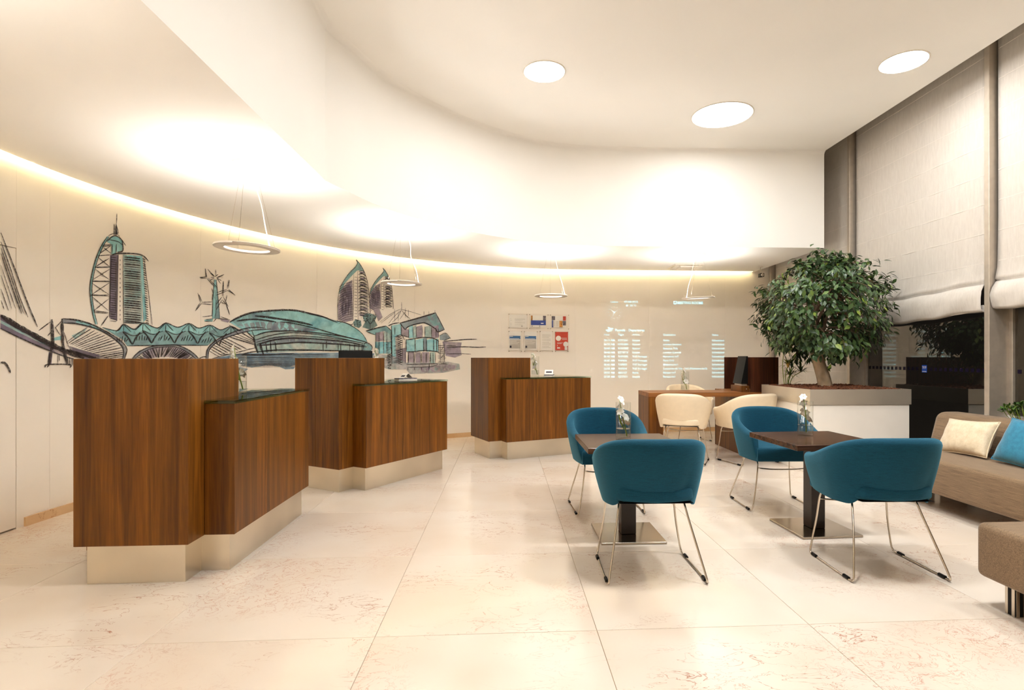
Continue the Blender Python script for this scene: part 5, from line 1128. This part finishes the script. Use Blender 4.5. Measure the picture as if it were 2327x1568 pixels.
# ------------------------------------------------------------------ tree planter
PX0, PX1, PY0, PY1, PH = 2.975, 4.01, 5.20, 6.215, .83
pt = thing('tree_planter', 'large white square planter with a steel rim', 'planter', ((PX0 + PX1) / 2, (PY0 + PY1) / 2, 0))
hx, hy = (PX1 - PX0) / 2, (PY1 - PY0) / 2
MB().box(-hx + .012, hx - .012, -hy + .012, hy - .012, 0.0005, .679, .002, 1).build('body', 'white', pt)
fr = MB()
for a, b_, c, d in ((-hx, hx, -hy, -hy + .02), (-hx, hx, hy - .02, hy), (-hx, -hx + .02, -hy + .0201, hy - .0201), (hx - .02, hx, -hy + .0201, hy - .0201)): fr.box(a, b_, c, d, .68, PH)
fr.build('steel_rim', 'rim', pt)
MB().box(-hx + .021, hx - .021, -hy + .021, hy - .021, .6795, .812).build('soil', 'soil', pt)
b = MB(); q = random.Random(4)
for k in range(1500):
    x, y = q.uniform(-hx + .05, hx - .05), q.uniform(-hy + .05, hy - .05)
    z = .812 + .024 * (1 - max(abs(x) / hx, abs(y) / hy) ** 3) * q.random() + .004
    l, w, h = q.uniform(.010, .028), q.uniform(.006, .014), q.uniform(.003, .006)
    mt = Matrix.Translation((x, y, z)) @ Euler((q.uniform(-.6, .6), q.uniform(-.6, .6), q.uniform(0, 6.3))).to_matrix().to_4x4()
    b.add([mt @ Vector((sx * l, sy * w, sz * h)) for sx in (-1, 1) for sy in (-1, 1) for sz in (-1, 1)], [(0, 1, 3, 2), (4, 6, 7, 5), (0, 4, 5, 1), (2, 3, 7, 6), (0, 2, 6, 4), (1, 5, 7, 3)])
me = bpy.data.meshes.new('mulch'); me.from_pydata(b.v, [], b.f)
mo = put('bark_mulch', me, 'mulch', pt); mo['kind'] = 'stuff'

# ------------------------------------------------------------------ ficus tree
TB = Vector((3.44, 5.70, .806))
tr = thing('ficus_tree', 'round leafy ficus tree in the white planter', 'tree', TB)
q = random.Random(21)
trunk = curve([(0, 0, -.02), (-.03, 0, .12), (-.075, .01, .28), (-.12, .02, .46), (-.145, .02, .62), (-.15, .02, .80)], 6)
MB().tube(trunk, [.074 - .032 * i / (len(trunk) - 1) for i in range(len(trunk))], 12).build('trunk', 'bark', tr, True)
CC = Vector((-.045, .0, .86)); RXc, RZc = .625, .60
nodes = []
b = MB()
for k in range(11):
    a = 2 * PI * k / 11 + q.uniform(-.25, .25); el = q.choice((.15, .45, .85, 1.2))
    st = trunk[q.randint(14, len(trunk) - 1)]
    d = Vector((math.cos(a) * math.cos(el), math.sin(a) * math.cos(el), math.sin(el)))
    en = CC + Vector((d.x * RXc, d.y * RXc, d.z * RZc)) * .72
    mid = st.lerp(en, .5) + Vector((q.uniform(-.05, .05), q.uniform(-.05, .05), -.03 + q.uniform(0, .06)))
    cv = curve([st, mid, en], 6)
    b.tube(cv, [.020 - .014 * i / (len(cv) - 1) for i in range(len(cv))], 7)
    nodes += cv[3:]
b.build('branches', 'twig', tr, True)
clusters = []
tries = 0
while len(clusters) < 235 and tries < 9000:
    tries += 1
    d = Vector((q.gauss(0, 1), q.gauss(0, 1), q.gauss(0, 1))).normalized()
    rr = q.uniform(.62, 1.0) ** .6
    lump = 1 + .10 * math.sin(5 * math.atan2(d.y, d.x) + 2) * math.cos(3 * d.z) + .05 * math.sin(9 * d.x + 4 * d.z)
    zz = d.z if d.z > -.55 else -.55 - (abs(d.z) - .55) * .55
    p = CC + Vector((d.x * RXc, d.y * RXc, zz * RZc * (1.0 if zz > 0 else .98))) * rr * lump
    if p.z < .33: continue
    if p.x + TB.x > 3.98: continue
    if any((p - c).length < .072 for c in clusters): continue
    clusters.append(p)
b = MB(); leaves = []
for p in clusters:
    nd = min(nodes, key=lambda n_: (n_ - p).length)
    out = (p - CC).normalized()
    tip = p + out * .05 + Vector((0, 0, -.06))
    cv = curve([nd, nd.lerp(p, .55) + Vector((0, 0, .03)), p, tip], 4)
    b.tube(cv, [.0055 - .0038 * i / (len(cv) - 1) for i in range(len(cv))], 5)
    for k in range(q.randint(20, 28)):
        base = nd.lerp(p, q.uniform(.62, 1.0)) if k % 3 == 0 else p.lerp(tip, q.random())
        base = base + Vector((q.gauss(0, .036), q.gauss(0, .036), q.gauss(0, .034)))
        dr_ = (out * q.uniform(.15, .8) + Vector((q.gauss(0, .5), q.gauss(0, .5), -.75 + q.gauss(0, .35)))).normalized()
        leaves.append((base, dr_, out, q.uniform(.056, .090)))
b.build('twigs', 'twig', tr, True)
LEAF_V = [(0, 0, 0), (-.15, .22, .035), (-.245, .48, .05), (-.13, .76, .02), (0, 1.0, -.08), (.13, .76, .02), (.245, .48, .05), (.15, .22, .035), (0, .25, 0), (0, .5, .0), (0, .76, -.02)]
LEAF_F = [(0, 8, 1), (1, 8, 9, 2), (2, 9, 10, 3), (3, 10, 4), (0, 7, 8), (7, 6, 9, 8), (6, 5, 10, 9), (5, 4, 10)]
def leaf_matrix(base, d, out, L):
    y = d; n_ = (out + Vector((0, 0, .6))).normalized()
    x = y.cross(n_)
    if x.length < .05: x = y.orthogonal()
    x.normalize(); z = x.cross(y)
    return Matrix(((x.x * L, y.x * L, z.x * L, base.x), (x.y * L, y.y * L, z.y * L, base.y), (x.z * L, y.z * L, z.z * L, base.z), (0, 0, 0, 1)))
camdir = (Vector((0, 0, 1.15)) - (TB + CC)).normalized()
leaves.sort(key=lambda l: -(l[0] - CC).dot(camdir))
lm = bpy.data.meshes.new('leaf'); lm.from_pydata(LEAF_V, [], LEAF_F)
for p_ in lm.polygons: p_.use_smooth = True
lm.materials.append(M['leaf'])
for l in leaves[:300]:
    o = bpy.data.objects.new('leaf', lm); COL.objects.link(o); o.parent = tr
    o.matrix_local = leaf_matrix(*l)
b = MB()
for l in leaves[300:]:
    mt = leaf_matrix(*l); b.add([mt @ Vector(p) for p in LEAF_V], LEAF_F)
me = bpy.data.meshes.new('foliage'); me.from_pydata(b.v, [], b.f)
fo = put('foliage', me, 'leaf', tr, True); fo['kind'] = 'stuff'

# ------------------------------------------------------------------ papyrus behind the planter rim
pp = thing('papyrus_plant', 'spiky papyrus plant in the planter corner behind the dark box', 'plant', (3.19, 6.06, .80))
q = random.Random(9)
for k, (ex, ey, ez) in enumerate([(.02, .0, .25), (.10, -.02, .32), (-.02, .02, .40), (.17, .0, .18), (.06, .03, .14)]):
    e = Vector((ex, ey, ez)); s0 = Vector((q.uniform(-.03, .03), q.uniform(-.03, .03), 0))
    MB().tube(curve([s0, s0.lerp(e, .5) + Vector((-.02, 0, .03)), e], 5), .004, 6).build('stalk', 'stem', pp, True)
    b = MB()
    for j in range(34):
        a = q.uniform(0, 2 * PI); el = q.uniform(-.2, 1.1); L = q.uniform(.11, .19)
        d = Vector((math.cos(a) * math.cos(el), math.sin(a) * math.cos(el), math.sin(el))); sd = d.cross(Vector((0, 0, 1))).normalized() * .0060
        p1 = e + d * L * .5 + Vector((0, 0, .01)); p2 = e + d * L + Vector((0, 0, -.02))
        b.add([e - sd * .5, e + sd * .5, p1 + sd, p1 - sd, p2], [(0, 1, 2, 3), (3, 2, 4)])
    me = bpy.data.meshes.new('blades'); me.from_pydata(b.v, [], b.f); hd = put('blade_head', me, 'blade', pp, True)
    if k == 0: MB().lathe([(0, -.03), (.012, -.01), (.022, .03), (.006, .045), (0, .045)], 12, e).build('flower_core', 'papcore', pp, True)
b = MB()
for d, L in (((1, -.2, .22), .30), ((.8, -.5, .5), .22), ((.5, .1, .9), .22)):
    d = Vector(d).normalized(); s0 = Vector((0, 0, 0)); sd = Vector((0, 0, 1)).cross(d).normalized() * .009
    cv = curve([s0, d * L * .5 + Vector((0, 0, .04)), d * L], 5); v = []
    for i, p in enumerate(cv):
        w = math.sin(PI * (.15 + .85 * i / (len(cv) - 1))); v += [p + sd * w, p - sd * w]
    b.add(v, [(2 * i, 2 * i + 1, 2 * i + 3, 2 * i + 2) for i in range(len(cv) - 1)])
me = bpy.data.meshes.new('long_leaves'); me.from_pydata(b.v, [], b.f); put('long_leaf', me, 'blade', pp, True)

# ------------------------------------------------------------------ window planter with shrubs
wpn = thing('window_planter', 'long low white planter between sofa and window', 'planter', (4.145, 3.40, 0))
fr = MB()
for a, b_, c, d in ((-.135, .135, -1.06, -1.045), (-.135, .135, 1.045, 1.06), (-.135, -.118, -1.0449, 1.0449), (.118, .135, -1.0449, 1.0449)): fr.box(a, b_, c, d, .0005, .655)
fr.build('box', 'white', wpn)
MB().box(-.1175, .1175, -1.0445, 1.0445, .05, .60).build('soil', 'soil', wpn)
def shrub(loc, label, seed, n):
    t = thing('low_shrub', label, 'shrub', loc, 0, 'green shrubs in the window planter')
    q = random.Random(seed); st = MB(); b = MB()
    for k in range(n):
        x, y = q.uniform(-.10, .08), q.uniform(-.23, .23); h = .07 + .12 * (1 - (y / .26) ** 2) * q.uniform(.7, 1.1)
        tip = Vector((x * 1.15, y * 1.05, h))
        st.tube([(x * .5, y * .7, 0), (x * .9, y * .95, h * .6), tip], .0025, 5)
        for j in range(13):
            a = j * 2.4 + q.uniform(-.3, .3); el = q.uniform(-.1, 1.0); d = Vector((math.cos(a) * math.cos(el), math.sin(a) * math.cos(el), math.sin(el)))
            if d.x * .05 + tip.x > .11: d.x = -abs(d.x)
            mt = leaf_matrix(tip + Vector((0, 0, q.uniform(-.03, .005))), d, Vector((0, 0, 1)), q.uniform(.035, .055))
            b.add([mt @ Vector((p[0] * .75, p[1], p[2])) for p in LEAF_V], LEAF_F)
    st.build('stems', 'stem', t, True)
    me = bpy.data.meshes.new('foliage'); me.from_pydata(b.v, [], b.f); o = put('foliage', me, 'leaf2', t, True); o['kind'] = 'stuff'
    return t
shrub((4.14, 4.06, .600), 'low green shrub in the window planter, next to the window post', 1, 46)
shrub((4.14, 3.62, .600), 'low green shrub in the window planter, cut by the right picture edge', 2, 46)
shrub((4.14, 3.18, .600), 'low green shrub in the window planter, third from the window post', 3, 46)
shrub((4.14, 2.74, .600), 'low green shrub in the window planter, farthest from the window post', 4, 46)
